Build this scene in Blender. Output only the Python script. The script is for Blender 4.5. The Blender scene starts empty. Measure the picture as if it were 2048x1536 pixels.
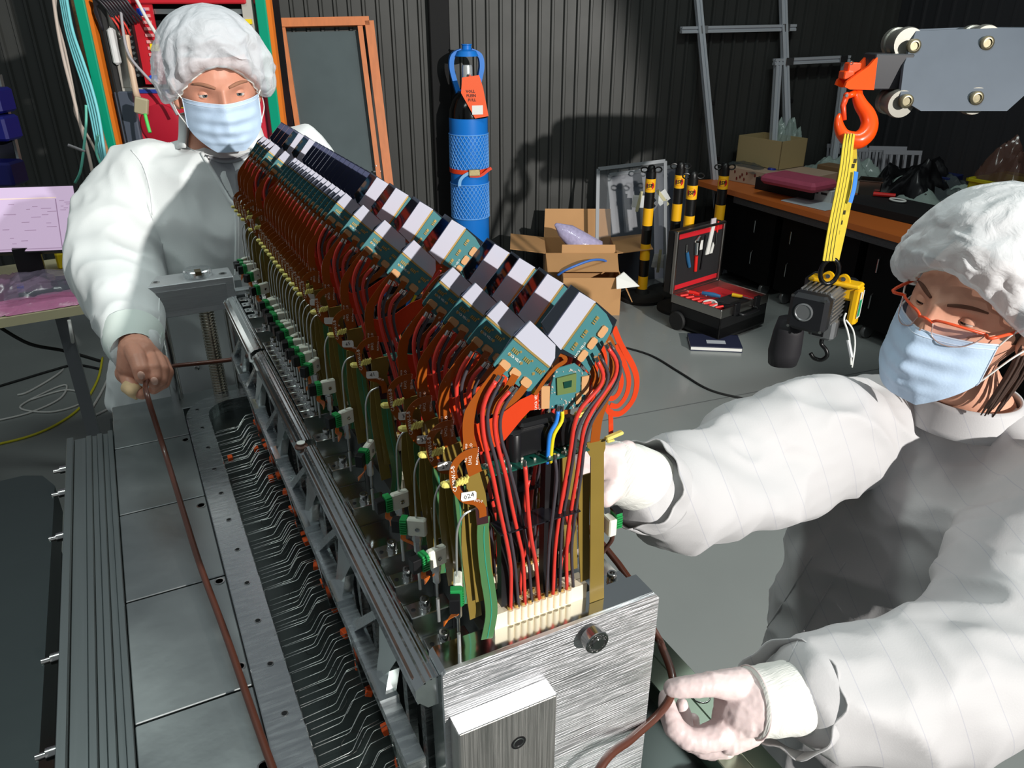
import bpy, bmesh, math, random
from math import sin, cos, pi, radians as R
from mathutils import Vector as V, Matrix, noise
random.seed(7)
scene = bpy.context.scene
col = scene.collection

# ------------------------------------------------------------------ camera
# world: X to the right of the detector, Y along the detector away from us, Z up, floor at 0
FPX = 1540.0
PITCH = math.atan(748 / FPX); YAW = math.atan(859 / 1712.0)
CAM = V((-0.2502, -0.4292, 1.8))
_fh = V((sin(YAW), cos(YAW), 0)); RIGHT = V((cos(YAW), -sin(YAW), 0))
FWD = _fh * cos(PITCH) - V((0, 0, sin(PITCH))); UPV = V((0, 0, cos(PITCH))) + _fh * sin(PITCH)
cd = bpy.data.cameras.new('camera'); cam = bpy.data.objects.new('camera', cd); col.objects.link(cam)
cd.sensor_width = 36; cd.lens = 36 * FPX / 2048; cd.clip_start = .02
cam.location = CAM; cam.rotation_euler = (pi / 2 - PITCH, 0, -YAW)
scene.camera = cam

def ray(px, py): return FWD + RIGHT * ((px - 1024) / FPX) + UPV * ((768 - py) / FPX)
def at(px, py, d): return CAM + ray(px, py) * d                       # measured point at an optical depth
def onY(px, py, Y): r = ray(px, py); return CAM + r * ((Y - CAM.y) / r.y)
def onX(px, py, X): r = ray(px, py); return CAM + r * ((X - CAM.x) / r.x)
def onZ(px, py, Z): r = ray(px, py); return CAM + r * ((Z - CAM.z) / r.z)

# ------------------------------------------------------------------ light
w = bpy.data.worlds.new('world'); scene.world = w; w.use_nodes = True
w.node_tree.nodes['Background'].inputs[0].default_value = (.86, .95, 1, 1)
w.node_tree.nodes['Background'].inputs[1].default_value = .18
def lamp(name, kind, loc, energy, target=None, color=(1, 1, 1), **kw):
    l = bpy.data.lights.new(name, kind); l.energy = energy; l.color = color
    for k, v in kw.items(): setattr(l, k, v)
    o = bpy.data.objects.new(name, l); col.objects.link(o); o.location = loc
    if target is not None: o.rotation_euler = (V(target) - V(loc)).to_track_quat('-Z', 'Y').to_euler()
    return o
# one strong floodlight far behind the photographer, a little to the right, low over the hall
lamp('floodlight', 'SPOT', (2.5, -9, 4.3), 6300, (.9, 3, .9), (1, .965, .92), spot_size=R(22), spot_blend=.2, shadow_soft_size=.09)
# unseen overhead fill lights, added for streaks on the metal and a brighter bench
lamp('overhead_fill', 'AREA', (-1.2, 1.0, 4.6), 42, (-1.2, 1.5, 0), (.88, 1, .95), shape='RECTANGLE', size=1.6, size_y=.3)
lamp('overhead_fill', 'AREA', (2.4, 1.0, 4.6), 60, (2.4, 1.0, 0), (.9, 1, .97), shape='RECTANGLE', size=1.6, size_y=.3)

scene.view_settings.view_transform = 'Standard'; scene.view_settings.look = 'None'
scene.view_settings.exposure = 0; scene.view_settings.gamma = 1; scene.view_settings.use_curve_mapping = False

# ------------------------------------------------------------------ materials
def lin(c): return c / 12.92 if c <= .04045 else ((c + .055) / 1.055) ** 2.4
def S(r, g, b): return (lin(r / 255), lin(g / 255), lin(b / 255), 1)
MATS = {}
def mat(name, rgb, rough=.5, metal=0., spec=.5, var=.0, scale=20., bump=0., bscale=None, stretch=(1, 1, 1), coat=0., trans=0., alpha=1., emit=None, estr=1., aniso=False, sss=0., rvar=0., ior=1.45):
    if name in MATS: return MATS[name]
    m = bpy.data.materials.new(name); m.use_nodes = True; nt = m.node_tree; b = nt.nodes['Principled BSDF']
    c = S(*rgb) if max(rgb) > 1 else (*rgb, 1)
    b.inputs['Base Color'].default_value = c; b.inputs['Roughness'].default_value = rough; b.inputs['Metallic'].default_value = metal
    b.inputs['Specular IOR Level'].default_value = spec; b.inputs['Coat Weight'].default_value = coat; b.inputs['IOR'].default_value = ior
    b.inputs['Transmission Weight'].default_value = trans; b.inputs['Alpha'].default_value = alpha
    if sss: b.inputs['Subsurface Weight'].default_value = sss; b.inputs['Subsurface Radius'].default_value = (.012, .005, .003); b.inputs['Subsurface Scale'].default_value = 1
    if emit: b.inputs['Emission Color'].default_value = S(*emit); b.inputs['Emission Strength'].default_value = estr
    if var or bump or rvar:
        tc = nt.nodes.new('ShaderNodeTexCoord'); mp = nt.nodes.new('ShaderNodeMapping'); mp.inputs['Scale'].default_value = stretch
        nt.links.new(tc.outputs['Object'], mp.inputs[0])
        n = nt.nodes.new('ShaderNodeTexNoise'); n.inputs['Scale'].default_value = scale; n.inputs['Detail'].default_value = 4
        nt.links.new(mp.outputs[0], n.inputs[0])
        if var:
            mx = nt.nodes.new('ShaderNodeMix'); mx.data_type = 'RGBA'
            mx.inputs[6].default_value = tuple(x * (1 - var) for x in c[:3]) + (1,)
            mx.inputs[7].default_value = tuple(min(1, x * (1 + var)) for x in c[:3]) + (1,)
            nt.links.new(n.outputs[0], mx.inputs[0]); nt.links.new(mx.outputs[2], b.inputs['Base Color'])
        if rvar:
            mr = nt.nodes.new('ShaderNodeMapRange'); mr.inputs[1].default_value = .3; mr.inputs[2].default_value = .7
            mr.inputs[3].default_value = max(0, rough - rvar); mr.inputs[4].default_value = min(1, rough + rvar)
            nt.links.new(n.outputs[0], mr.inputs[0]); nt.links.new(mr.outputs[0], b.inputs['Roughness'])
        if bump:
            n2 = n
            if bscale:
                n2 = nt.nodes.new('ShaderNodeTexNoise'); n2.inputs['Scale'].default_value = bscale; n2.inputs['Detail'].default_value = 3
                nt.links.new(mp.outputs[0], n2.inputs[0])
            bp = nt.nodes.new('ShaderNodeBump'); bp.inputs['Strength'].default_value = bump; bp.inputs['Distance'].default_value = .002
            nt.links.new(n2.outputs[0], bp.inputs['Height']); nt.links.new(bp.outputs[0], b.inputs['Normal'])
    MATS[name] = m; return m
def film(name, rgb, opacity, rough=.4):                                # thin translucent sheet: part see-through, part lit fabric or plastic
    if name in MATS: return MATS[name]
    m = mat(name, rgb, rough, var=.08, scale=60)
    nt = m.node_tree; out = nt.nodes['Material Output']; b = nt.nodes['Principled BSDF']
    t = nt.nodes.new('ShaderNodeBsdfTransparent'); mx = nt.nodes.new('ShaderNodeMixShader'); mx.inputs[0].default_value = opacity
    nt.links.new(t.outputs[0], mx.inputs[1]); nt.links.new(b.outputs[0], mx.inputs[2]); nt.links.new(mx.outputs[0], out.inputs[0])
    return m

# ------------------------------------------------------------------ mesh builder
class MB:
    def __init__(s): s.v = []; s.f = []
    def add(s, vs, fs):
        o = len(s.v); s.v += [V(x) for x in vs]; s.f += [tuple(i + o for i in f) for f in fs]; return s
    def box(s, c, size, rot=None, bev=0.):
        hx, hy, hz = size[0] / 2, size[1] / 2, size[2] / 2
        if bev:
            b = min(bev, hx * .9, hy * .9, hz * .9); vs = []
            for z in (-1, 1):
                for ins in ((1, 0) if z < 0 else (0, 1)):
                    zz = z * (hz if ins else hz - b); k = b if ins else 0
                    for x, y, ex, ey in ((-1, -1, 1, 0), (1, -1, -1, 0), (1, -1, 0, 1), (1, 1, 0, -1), (1, 1, -1, 0), (-1, 1, 1, 0), (-1, 1, 0, -1), (-1, -1, 0, 1)):
                        vs.append((x * (hx - k) + ex * b * (0.6 if ins else 1), y * (hy - k) + ey * b * (0.6 if ins else 1), zz))
            fs = [tuple(reversed(range(8))), tuple(range(24, 32))]
            for r in range(3):
                for i in range(8): j = (i + 1) % 8; fs.append((r * 8 + i, r * 8 + j, r * 8 + 8 + j, r * 8 + 8 + i))
        else:
            vs = [(x * hx, y * hy, z * hz) for z in (-1, 1) for x, y in ((-1, -1), (1, -1), (1, 1), (-1, 1))]
            fs = [(3, 2, 1, 0), (4, 5, 6, 7), (0, 1, 5, 4), (1, 2, 6, 5), (2, 3, 7, 6), (3, 0, 4, 7)]
        c = V(c)
        if rot is not None and not isinstance(rot, Matrix): rot = Matrix.Rotation(rot, 3, 'Z')
        return s.add([(rot @ V(p) if rot is not None else V(p)) + c for p in vs], fs)
    def b2(s, a, b, bev=0.):                                            # box from two corners
        a, b = V(a), V(b); return s.box((a + b) / 2, [abs(x) for x in b - a], None, bev)
    def ring(s, pts, n): pass
    def tube(s, path, r, n=8, cap=True, closed=False):
        path = [V(p) for p in path]; m = len(path); rr = r if isinstance(r, (list, tuple)) else [r] * m
        vs = []; fs = []; prev = None
        for i, p in enumerate(path):
            if closed: t = path[(i + 1) % m] - path[i - 1]
            else: t = path[min(i + 1, m - 1)] - path[max(i - 1, 0)]
            t = t.normalized() if t.length else V((0, 0, 1))
            if prev is None:
                a = V((0, 0, 1)) if abs(t.z) < .9 else V((1, 0, 0)); u = t.cross(a).normalized()
            else:
                u = prev - t * prev.dot(t); u = u.normalized() if u.length > 1e-6 else t.orthogonal().normalized()
            prev = u; w_ = t.cross(u)
            vs += [p + (u * cos(2 * pi * k / n) + w_ * sin(2 * pi * k / n)) * rr[i] for k in range(n)]
        for i in range(m if closed else m - 1):
            j = (i + 1) % m
            for k in range(n): k2 = (k + 1) % n; fs.append((i * n + k, i * n + k2, j * n + k2, j * n + k))
        if cap and not closed: fs += [tuple(reversed(range(n))), tuple(range((m - 1) * n, m * n))]
        return s.add(vs, fs)
    def cyl(s, a, b, r, n=16, r2=None): return s.tube([a, b], [r, r if r2 is None else r2], n)
    def prism(s, poly, d):                                              # poly: 3D points (planar), extruded by vector d
        poly = [V(p) for p in poly]; d = V(d); n = len(poly)
        nn = V((0, 0, 0))
        for i in range(n): nn += poly[i].cross(poly[(i + 1) % n])
        if nn.dot(d) > 0: poly.reverse()
        return s.add(poly + [p + d for p in poly], [tuple(range(n)), tuple(reversed(range(n, 2 * n)))] + [(i, n + i, n + (i + 1) % n, (i + 1) % n) for i in range(n)])
    def ribbon(s, path, w, d):                                          # flat ribbon of width w in the plane normal to d, thickness d
        path = [V(p) for p in path]; d = V(d); nrm = d.normalized(); L_ = []; R_ = []
        ws = w if isinstance(w, (list, tuple)) else [w] * len(path)
        for i, p in enumerate(path):
            t = (path[min(i + 1, len(path) - 1)] - path[max(i - 1, 0)]).normalized(); sd = nrm.cross(t).normalized() * ws[i] / 2
            L_.append(p + sd); R_.append(p - sd)
        n = len(path); vs = []
        for i in range(n): vs += [L_[i], R_[i], R_[i] + d, L_[i] + d]
        fs = []
        for i in range(n - 1):
            o = i * 4
            for k in range(4): k2 = (k + 1) % 4; fs.append((o + k, o + 4 + k, o + 4 + k2, o + k2))
        fs += [(0, 1, 2, 3), tuple(reversed(range(4 * n - 4, 4 * n)))]
        return s.add(vs, fs)
    def lathe(s, prof, o=(0, 0, 0), axis=(0, 0, 1), n=24):              # prof: (r, h) list
        o = V(o); ax = V(axis).normalized(); u = ax.orthogonal().normalized(); w_ = ax.cross(u); vs = []; fs = []
        for r, h in prof: vs += [o + ax * h + (u * cos(2 * pi * k / n) + w_ * sin(2 * pi * k / n)) * r for k in range(n)]
        for i in range(len(prof) - 1):
            for k in range(n): k2 = (k + 1) % n; fs.append((i * n + k, i * n + k2, i * n + n + k2, i * n + n + k))
        fs += [tuple(reversed(range(n))), tuple(range((len(prof) - 1) * n, len(prof) * n))]
        return s.add(vs, fs)
    def ball(s, c, r, n=12, m=8, M=None):
        r = r if isinstance(r, (list, tuple, V)) else (r, r, r); vs = [V((0, 0, -1))]; fs = []
        for j in range(1, m):
            a = -pi / 2 + pi * j / m
            vs += [V((cos(a) * cos(2 * pi * k / n), cos(a) * sin(2 * pi * k / n), sin(a))) for k in range(n)]
        vs.append(V((0, 0, 1)))
        for k in range(n): fs.append((0, 1 + (k + 1) % n, 1 + k))
        for j in range(m - 2):
            for k in range(n): o = 1 + j * n; k2 = (k + 1) % n; fs.append((o + k, o + k2, o + n + k2, o + n + k))
        for k in range(n): fs.append((len(vs) - 1, 1 + (m - 2) * n + k, 1 + (m - 2) * n + (k + 1) % n))
        c = V(c)
        return s.add([(M @ V((v.x * r[0], v.y * r[1], v.z * r[2])) if M else V((v.x * r[0], v.y * r[1], v.z * r[2]))) + c for v in vs], fs)
    def loft(s, secs, n=24, cap=True):                                  # secs: (centre, axis_u, axis_v) ellipses with vector half axes
        vs = []; fs = []
        for c, u, w_ in secs: vs += [V(c) + V(u) * cos(2 * pi * k / n) + V(w_) * sin(2 * pi * k / n) for k in range(n)]
        for i in range(len(secs) - 1):
            for k in range(n): k2 = (k + 1) % n; fs.append((i * n + k, i * n + k2, i * n + n + k2, i * n + n + k))
        if cap: fs += [tuple(reversed(range(n))), tuple(range((len(secs) - 1) * n, len(secs) * n))]
        return s.add(vs, fs)
    def limb(s, pts, rs, n=16):                                         # rounded tapered chain
        s.tube(pts, rs, n)
        for p, r in zip(pts, rs): s.ball(p, r, 12, 8)
        return s
    def grid(s, fn, nu, nv, thick=None):
        vs = [V(fn(i / nu, j / nv)) for j in range(nv + 1) for i in range(nu + 1)]
        fs = [(j * (nu + 1) + i, j * (nu + 1) + i + 1, (j + 1) * (nu + 1) + i + 1, (j + 1) * (nu + 1) + i) for j in range(nv) for i in range(nu)]
        return s.add(vs, fs)
    def mesh(s, name, m, smooth=False, off=V((0, 0, 0))):
        me = bpy.data.meshes.new(name); me.from_pydata([tuple(p - off) for p in s.v], [], s.f)
        bm = bmesh.new(); bm.from_mesh(me); bmesh.ops.recalc_face_normals(bm, faces=bm.faces); bm.to_mesh(me); bm.free()
        if m: me.materials.append(m)
        if smooth:
            me.polygons.foreach_set('use_smooth', [True] * len(me.polygons))
            if smooth != 'all': me.set_sharp_from_angle(angle=R(smooth if smooth is not True else 40))
        me.update(); return me
    def build(s, name, m, parent=None, smooth=False, local=False):      # vertices in world space unless local
        off = V((0, 0, 0))
        if not local:
            if parent is not None: off = wloc(parent)
            else:
                xs = [p.x for p in s.v]; ys = [p.y for p in s.v]; zs = [p.z for p in s.v]
                off = V(((min(xs) + max(xs)) / 2, (min(ys) + max(ys)) / 2, min(zs)))
        me = s.mesh(name, m, smooth, off); o = bpy.data.objects.new(name, me); col.objects.link(o)
        if parent is not None: o.parent = parent
        elif not local: o.location = off
        return o
def wloc(o):
    p = V(o.location)
    while o.parent: o = o.parent; p += V(o.location)
    return p
def tag(o, label=None, cat=None, group=None, kind=None):
    if label: o['label'] = label
    if cat: o['category'] = cat
    if group: o['group'] = group
    if kind: o['kind'] = kind
    return o
def thing(name, label, cat, loc=(0, 0, 0), group=None, rz=0.):
    o = bpy.data.objects.new(name, None); col.objects.link(o); o.location = loc; o.rotation_euler = (0, 0, rz); o.empty_display_size = .05
    return tag(o, label, cat, group)
def copy_tree(o, parent=None):
    c = o.copy(); col.objects.link(c); c.parent = parent
    for ch in list(o.children): copy_tree(ch, c)
    return c
def smoothpath(pts, k=4, closed=False):                                 # Catmull-Rom
    pts = [V(p) for p in pts]; n = len(pts); out = []
    for i in range(n if closed else n - 1):
        if closed: p0, p1, p2, p3 = pts[i - 1], pts[i], pts[(i + 1) % n], pts[(i + 2) % n]
        else: p0, p1, p2, p3 = pts[max(i - 1, 0)], pts[i], pts[i + 1], pts[min(i + 2, n - 1)]
        for j in range(k):
            t = j / k
            out.append(.5 * ((2 * p1) + (p2 - p0) * t + (2 * p0 - 5 * p1 + 4 * p2 - p3) * t * t + (3 * p1 - p0 - 3 * p2 + p3) * t ** 3))
    if not closed: out.append(pts[-1])
    return out
def text(s, size, m, name, parent, M, depth=.0002, bold=False):          # flat lettering as a thin mesh; M places it (local x right, y up, z out)
    c = bpy.data.curves.new(name, 'FONT'); c.body = s; c.size = size; c.extrude = depth; c.align_x = 'CENTER'; c.align_y = 'CENTER'; c.resolution_u = 1
    if bold: c.offset = size * .02
    t = bpy.data.objects.new(name, c); col.objects.link(t)
    me = bpy.data.meshes.new_from_object(t.evaluated_get(bpy.context.evaluated_depsgraph_get())); bpy.data.objects.remove(t); bpy.data.curves.remove(c)
    me.materials.clear(); me.materials.append(m); me.transform(M)
    o = bpy.data.objects.new(name, me); col.objects.link(o); o.parent = parent; return o
def frame(o, x, y):                                                     # matrix from origin, x dir, y dir
    x = V(x).normalized(); z = x.cross(V(y)).normalized(); y = z.cross(x)
    return Matrix(((x.x, y.x, z.x, o[0]), (x.y, y.y, z.y, o[1]), (x.z, y.z, z.z, o[2]), (0, 0, 0, 1)))
def remesh(mb, voxel, smooth=4, name='m'):                               # weld overlapping volumes into one skin, returns an MB
    me = mb.mesh(name, None); o = bpy.data.objects.new(name, me); col.objects.link(o)
    r = o.modifiers.new('r', 'REMESH'); r.mode = 'VOXEL'; r.voxel_size = voxel
    s_ = o.modifiers.new('s', 'SMOOTH'); s_.factor = .5; s_.iterations = smooth
    me2 = bpy.data.meshes.new_from_object(o.evaluated_get(bpy.context.evaluated_depsgraph_get()))
    out = MB(); out.v = [v.co.copy() for v in me2.vertices]; out.f = [tuple(p.vertices) for p in me2.polygons]
    out.n = [v.normal.copy() for v in me2.vertices]
    bpy.data.objects.remove(o); bpy.data.meshes.remove(me); bpy.data.meshes.remove(me2); return out
from mathutils.bvhtree import BVHTree
def drape(bvh, px, off=.0015):                                         # points lying on a surface, seen along the given directions
    out = []
    for x, y in px:
        d = ray(x, y).normalized(); h = bvh.ray_cast(CAM, d)
        if h[0] is not None: out.append(h[0] - d * off)
    return out
# shared materials
ALU = mat('milled_aluminium', (206, 210, 212), .26, 1, var=.10, scale=6, bump=.06, bscale=7, stretch=(4, 30, 40), rvar=.07)
ALUX = mat('brushed_aluminium_front', (222, 222, 224), .42, 1, var=.1, scale=5, bump=.5, bscale=6, stretch=(3, 40, 130), rvar=.1)
ALUV = mat('brushed_aluminium_upright', (200, 198, 194), .44, 1, var=.14, scale=6, bump=.4, bscale=6, stretch=(160, 40, 1.5), rvar=.08)
POL = mat('polished_aluminium', (214, 218, 218), .13, 1, var=.06, scale=9, bump=.1, bscale=30, rvar=.06)
ALUD = mat('dull_aluminium', (182, 188, 188), .36, 1, var=.16, scale=5, bump=.2, bscale=40, rvar=.1)
STEEL = mat('steel', (190, 190, 188), .2, 1)
BLACK = mat('black_plastic', (16, 16, 18), .4)
RUBBER = mat('black_rubber', (22, 22, 22), .7)
WHITE = mat('white_plastic', (225, 225, 220), .5)
# ------------------------------------------------------------------ setting
WF = 5.6; TW = math.tan(R(12))
fh2 = V((_fh.x, _fh.y, 0)); C0 = V((CAM.x, CAM.y, 0))
def wall_pt(lat, off=0.): return C0 + fh2 * (WF + TW * lat - off / cos(R(12))) + RIGHT * lat   # foot of the back wall, off = distance in front of it
WDIR = (RIGHT + fh2 * TW).normalized(); WN = V((WDIR.y, -WDIR.x, 0)); WN = WN if WN.dot(C0 - wall_pt(0)) > 0 else -WN
CORNER = wall_pt(2.81)
m_floor = mat('grey_painted_floor', (132, 136, 134), .22, var=.1, scale=2.2, bump=.03, bscale=12, rvar=.07, spec=.5)
m_wall = mat('dark_grey_sheet_metal', (54, 55, 53), .5, .1, var=.12, scale=3, rvar=.05)
m_wallr = mat('dark_sheet_metal_right', (50, 51, 54), .45, .2, var=.1, scale=3)
fl = MB(); fl.b2((-5, -6, -.05), (7, 8, 0)); fl = tag(fl.build('floor', m_floor), kind='structure')
m_joint = mat('floor_joint', (96, 98, 98), .5)
for (a, b, c, d) in ((1240, 835, 1560, 775), (1240, 1010, 1300, 1010)):
    p, q = onZ(a, b, .0005), onZ(c, d, .0005); j = MB(); t = (q - p).normalized(); sd = V((-t.y, t.x, 0)) * .003
    j.prism([p - t * 2 - sd, q + t * 2 - sd, q + t * 2 + sd, p - t * 2 + sd], (0, 0, .0006)); o = j.build('joint_line', m_joint, fl)
    break
def ribbed(name, p, d, n, length, H, pitch, m, rib=.014, depth=.016):
    mb = MB(); prof = []; k = 0; x = 0
    while x < length:
        prof += [(x, 0), (x + pitch - rib * 2.2, 0), (x + pitch - rib * 1.6, depth), (x + pitch - rib * .6, depth)]; x += pitch
    prof.append((length, 0))
    vs = []
    for x, h in prof: b = p + d * x + n * h; vs += [b, b + V((0, 0, H))]
    back = -n * .05
    fs = [(2 * i, 2 * i + 2, 2 * i + 3, 2 * i + 1) for i in range(len(prof) - 1)]
    mb.add(vs, fs)
    e = len(prof)
    mb.add([p, p + d * length, p + d * length + V((0, 0, H)), p + V((0, 0, H)), p + back, p + d * length + back, p + d * length + back + V((0, 0, H)), p + back + V((0, 0, H))], [(4, 7, 6, 5)])
    return tag(mb.build(name, m), kind='structure')
wl = wall_pt(-6); ribbed('wall_back', wl, WDIR, WN, (CORNER - wl).length, 3.6, .088, m_wall)
ribbed('wall_right', CORNER, V((0, -1, 0)), V((-1, 0, 0)), 4.5, 3.6, .11, m_wallr)
# black service post running up the back wall behind the cylinder
p = wall_pt(-.47, .03); b = MB(); b.box(p + V((0, 0, 1.8)), (.13, .06, 3.6), math.atan2(WDIR.y, WDIR.x), .006)
tag(b.build('trim_1', mat('matt_black_trim', (8, 8, 9), .8)), kind='structure')
# skirting under the desk at the back wall
p = wall_pt(-2.0, .015); b = MB(); b.box(p + V((0, 0, .06)), (2.6, .03, .12), math.atan2(WDIR.y, WDIR.x), .004)
tag(b.build('baseboard_back', mat('pale_skirting', (150, 152, 160), .4)), kind='structure')
# ------------------------------------------------------------------ detector half: base, modules, tray
ZB = 1.336                                                              # top of the aluminium base
OLIVE = mat('olive_flex', (124, 104, 46), .34, coat=.25, var=.12, scale=25)
GREENF = mat('green_flex', (70, 112, 70), .28, coat=.3, var=.15, scale=30)
TURQ = mat('turquoise_trace', (40, 140, 120), .4)
AMBER = mat('amber_polyimide', (142, 70, 14), .3, coat=.4, var=.1, scale=30)
REDF = mat('red_polyimide', (198, 58, 20), .32, coat=.3, var=.08, scale=30)
PCB = mat('teal_pcb', (60, 116, 120), .4, coat=.2, var=.1, scale=40)
PCBG = mat('green_pcb', (16, 78, 66), .4, coat=.2, var=.1, scale=40)
TAN = mat('tan_stiffener', (190, 144, 98), .5)
GOLD = mat('gold_contacts', (232, 196, 120), .3, .8)
SIL = mat('bare_silicon', (212, 213, 228), .2, .35, var=.03, scale=10)
SILB = mat('black_silicon', (160, 164, 180), .05, 1)
REDW = mat('red_wire', (204, 56, 46), .38)
GREYW = mat('charcoal_wire', (62, 58, 64), .42)
CREAM = mat('cream_connector', (232, 218, 192), .5)
NYLON = mat('white_nylon', (222, 222, 208), .5, sss=.1)
TGREEN = mat('green_terminal', (34, 140, 72), .4)
CLIP = mat('pale_yellow_clip', (214, 202, 108), .5)
INK = mat('white_print', (238, 232, 222), .6)
PEN = mat('black_ink', (20, 20, 24), .6)
PIPE = mat('steel_capillary', (214, 216, 214), .34, .8)
ORANGEW = mat('orange_wire', (216, 112, 30), .4)
BLUEW = mat('blue_wire', (42, 124, 214), .4); YELW = mat('yellow_wire', (228, 206, 30), .4)
BROWNT = mat('brown_tape', (54, 30, 34), .3, coat=.3)

root = thing('detector_module', '', 'module', (0, 0, ZB))
YW = -.0075
def P(l, Y=0.): return [onY(a, b, Y) for a, b in l]
def pl(name, px, Y, d, m, par=root, smooth=False):
    b = MB(); b.prism(P(px, Y), (0, d, 0)); return b.build(name, m, par, smooth)
def rib(name, px, Y, w, d, m, par=root, k=4):
    b = MB(); b.ribbon(smoothpath(P(px, Y), k), w, (0, d, 0)); return b.build(name, m, par)
# sensors, hybrids
pl('substrate', [(1083, 647), (1143, 570), (1195, 606), (1234, 640), (1225, 664), (1175, 728), (1122, 706), (1062, 785), (985, 735), (1030, 664), (1060, 640), (1090, 672)], .0014, .0006, SILB)
pl('sensor_tile', [(1061, 642), (1111, 690), (1110, 716), (1100, 735), (1031, 674)], -.0003, .0012, SIL)
pl('sensor_tile', [(1159, 584), (1192, 604), (1122, 700), (1096, 672)], -.0003, .0012, SIL)
pl('rear_sensor_tile', [(1083, 646), (1143, 570), (1159, 583), (1097, 671)], .0004, .001, SILB)
hl = pl('hybrid_board', [(1027, 678), (1099, 737), (1062, 782), (1056, 783), (1040, 775), (990, 735), (987, 730), (992, 722)], 0, .0012, PCB)
hr = pl('hybrid_board', [(1127, 699), (1193, 608), (1213, 628), (1225, 652), (1222, 664), (1178, 745), (1155, 715)], 0, .0012, PCB)
def quadstrip(name, a, b, w, Y, d, m, par): return rib(name, [a, b], Y, w, d, m, par, 1)
quadstrip('bond_strip', (1029, 677), (1099, 735), .0016, -.0006, .0008, GOLD, hl); quadstrip('bond_strip', (1125, 698), (1191, 607), .0016, -.0006, .0008, GOLD, hr)
def comps(clusters, u, v, par):                                          # small solder parts of one board
    b = MB()
    for (cx, cy) in clusters:
        o = onY(cx, cy, 0)
        for i in range(4):
            p = o + u * (i - 1.5) * .0017; b.box(p + V((0, -.0005, 0)), (.0009, .0010, .0028), Matrix.Rotation(math.atan2(u.x, u.z) - pi / 2, 3, 'Y'))
        b.box(o + u * .004 + v * .002 + V((0, -.0004, 0)), (.0014, .0008, .0014)); b.box(o - u * .002 - v * .004 + V((0, -.0003, 0)), (.002, .0006, .002))
    b.build('solder_parts', GOLD, par)
uL = (onY(1099, 737, 0) - onY(1027, 678, 0)).normalized(); vL = V((uL.z, 0, -uL.x)); uR = (onY(1193, 608, 0) - onY(1127, 699, 0)).normalized(); vR = V((uR.z, 0, -uR.x))
comps([(1030, 702), (1053, 720), (1077, 741)], uL, -vL if vL.z < 0 else vL, hl); comps([(1148, 692), (1168, 667), (1190, 640)], uR, vL, hr)
tb = wloc(root)
def txt(s, size, px, Y, xd, par, m=INK, name='lettering', yd=None):
    o = onY(px[0], px[1], Y) - wloc(par); xd = V(xd); yd = V(yd) if yd else V((-xd.z, 0, xd.x)); return text(s, size, m, name, par, frame(o, xd, yd), .00008)
txt('LHCb VELO', .0026, (1029, 716), -.0003, uL, hl); txt('LHCb VELO', .0026, (1160, 700), -.0003, uR, hr)
# connector stiffeners and flexes of the two hybrids
for (a, b, l) in ((1010, 731, 1), (1031, 747, 1), (1053, 765, 1), (1206, 664, 0), (1185, 687, 0), (1166, 712, 0)):
    u = uL if l else uR; o = onY(a, b, -.0016); mb = MB(); pts = []
    for k in range(12): t = 2 * pi * k / 12; pts.append(o + (u * max(-1, min(1, 1.3 * cos(t))) * .0044 + V((-u.z, 0, u.x)) * max(-1, min(1, 1.3 * sin(t))) * .0031))
    mb.prism(pts, (0, .0016, 0)); mb.build('connector_cap', TAN, root)
fx = rib('data_flex', [(1006, 735), (985, 758), (962, 788), (944, 815), (937, 845), (938, 880), (944, 920), (951, 948)], -.0028, [.0072] * 13 + [.0085] * 8 + [.0105] * 8, .0004, AMBER)
txt('LHCb VELO', .0034, (941, 908), -.0030, (.08, 0, 1), fx); txt('BLM Data v1.3', .0024, (955, 912), -.0030, (.08, 0, 1), fx); txt('Key 40-200019', .0024, (932, 906), -.0030, (.08, 0, 1), fx)
rib('short_flex', [(1031, 750), (1010, 785), (985, 812), (972, 832)], -.0018, .0062, .0004, AMBER)
rib('short_flex', [(1053, 768), (1035, 792), (1005, 815), (985, 828)], -.0012, .006, .0004, AMBER)
rib('data_flex', [(1206, 666), (1222, 690), (1226, 730), (1212, 790), (1196, 840), (1190, 884)], .001, [.0065] * 12 + [.0085] * 9, .0004, AMBER)
rib('short_flex', [(1185, 690), (1200, 712), (1206, 745), (1200, 780)], .0016, .006, .0004, AMBER)
rib('short_flex', [(1166, 714), (1180, 730), (1190, 752), (1192, 775)], .002, .0055, .0004, AMBER)
# red serpentine flex on the right, red bridge flex in the middle
sf = rib('serpentine_flex', [(1228, 655), (1242, 690), (1266, 732), (1274, 765), (1266, 800), (1243, 826), (1222, 826), (1212, 812)], .004, .0048, .0004, REDF)
rib('flex_loop', [(1232, 690), (1250, 730), (1258, 762), (1252, 792), (1236, 812), (1220, 810)], .004, .0042, .0004, REDF, sf)
rib('flex_loop', [(1222, 700), (1236, 735), (1243, 762), (1238, 785), (1226, 797), (1214, 794)], .004, .0042, .0004, REDF, sf)
rib('flex_loop', [(1221, 820), (1222, 850), (1222, 880)], .0042, .0042, .0004, REDF, sf)
rf = pl('bridge_flex', [(1083, 780), (1082, 818), (1060, 821), (1044, 838), (1010, 880), (978, 902), (945, 905), (924, 890), (918, 866), (925, 846), (955, 848), (1000, 830), (1040, 800)], .0062, .0004, REDF)
txt('LHCb VELO', .003, (1072, 801), .006, (0, 0, 1), rf); txt('GBTx-Flex v1.3', .0026, (1080, 800), .006, (0, 0, 1), rf)
rr = pl('bridge_flex', [(1165, 752), (1190, 750), (1198, 765), (1190, 800), (1168, 812), (1160, 800)], .0062, .0004, REDF); txt('LHCb VELO', .0026, (1184, 778), .006, (.1, 0, 1), rr)
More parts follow.
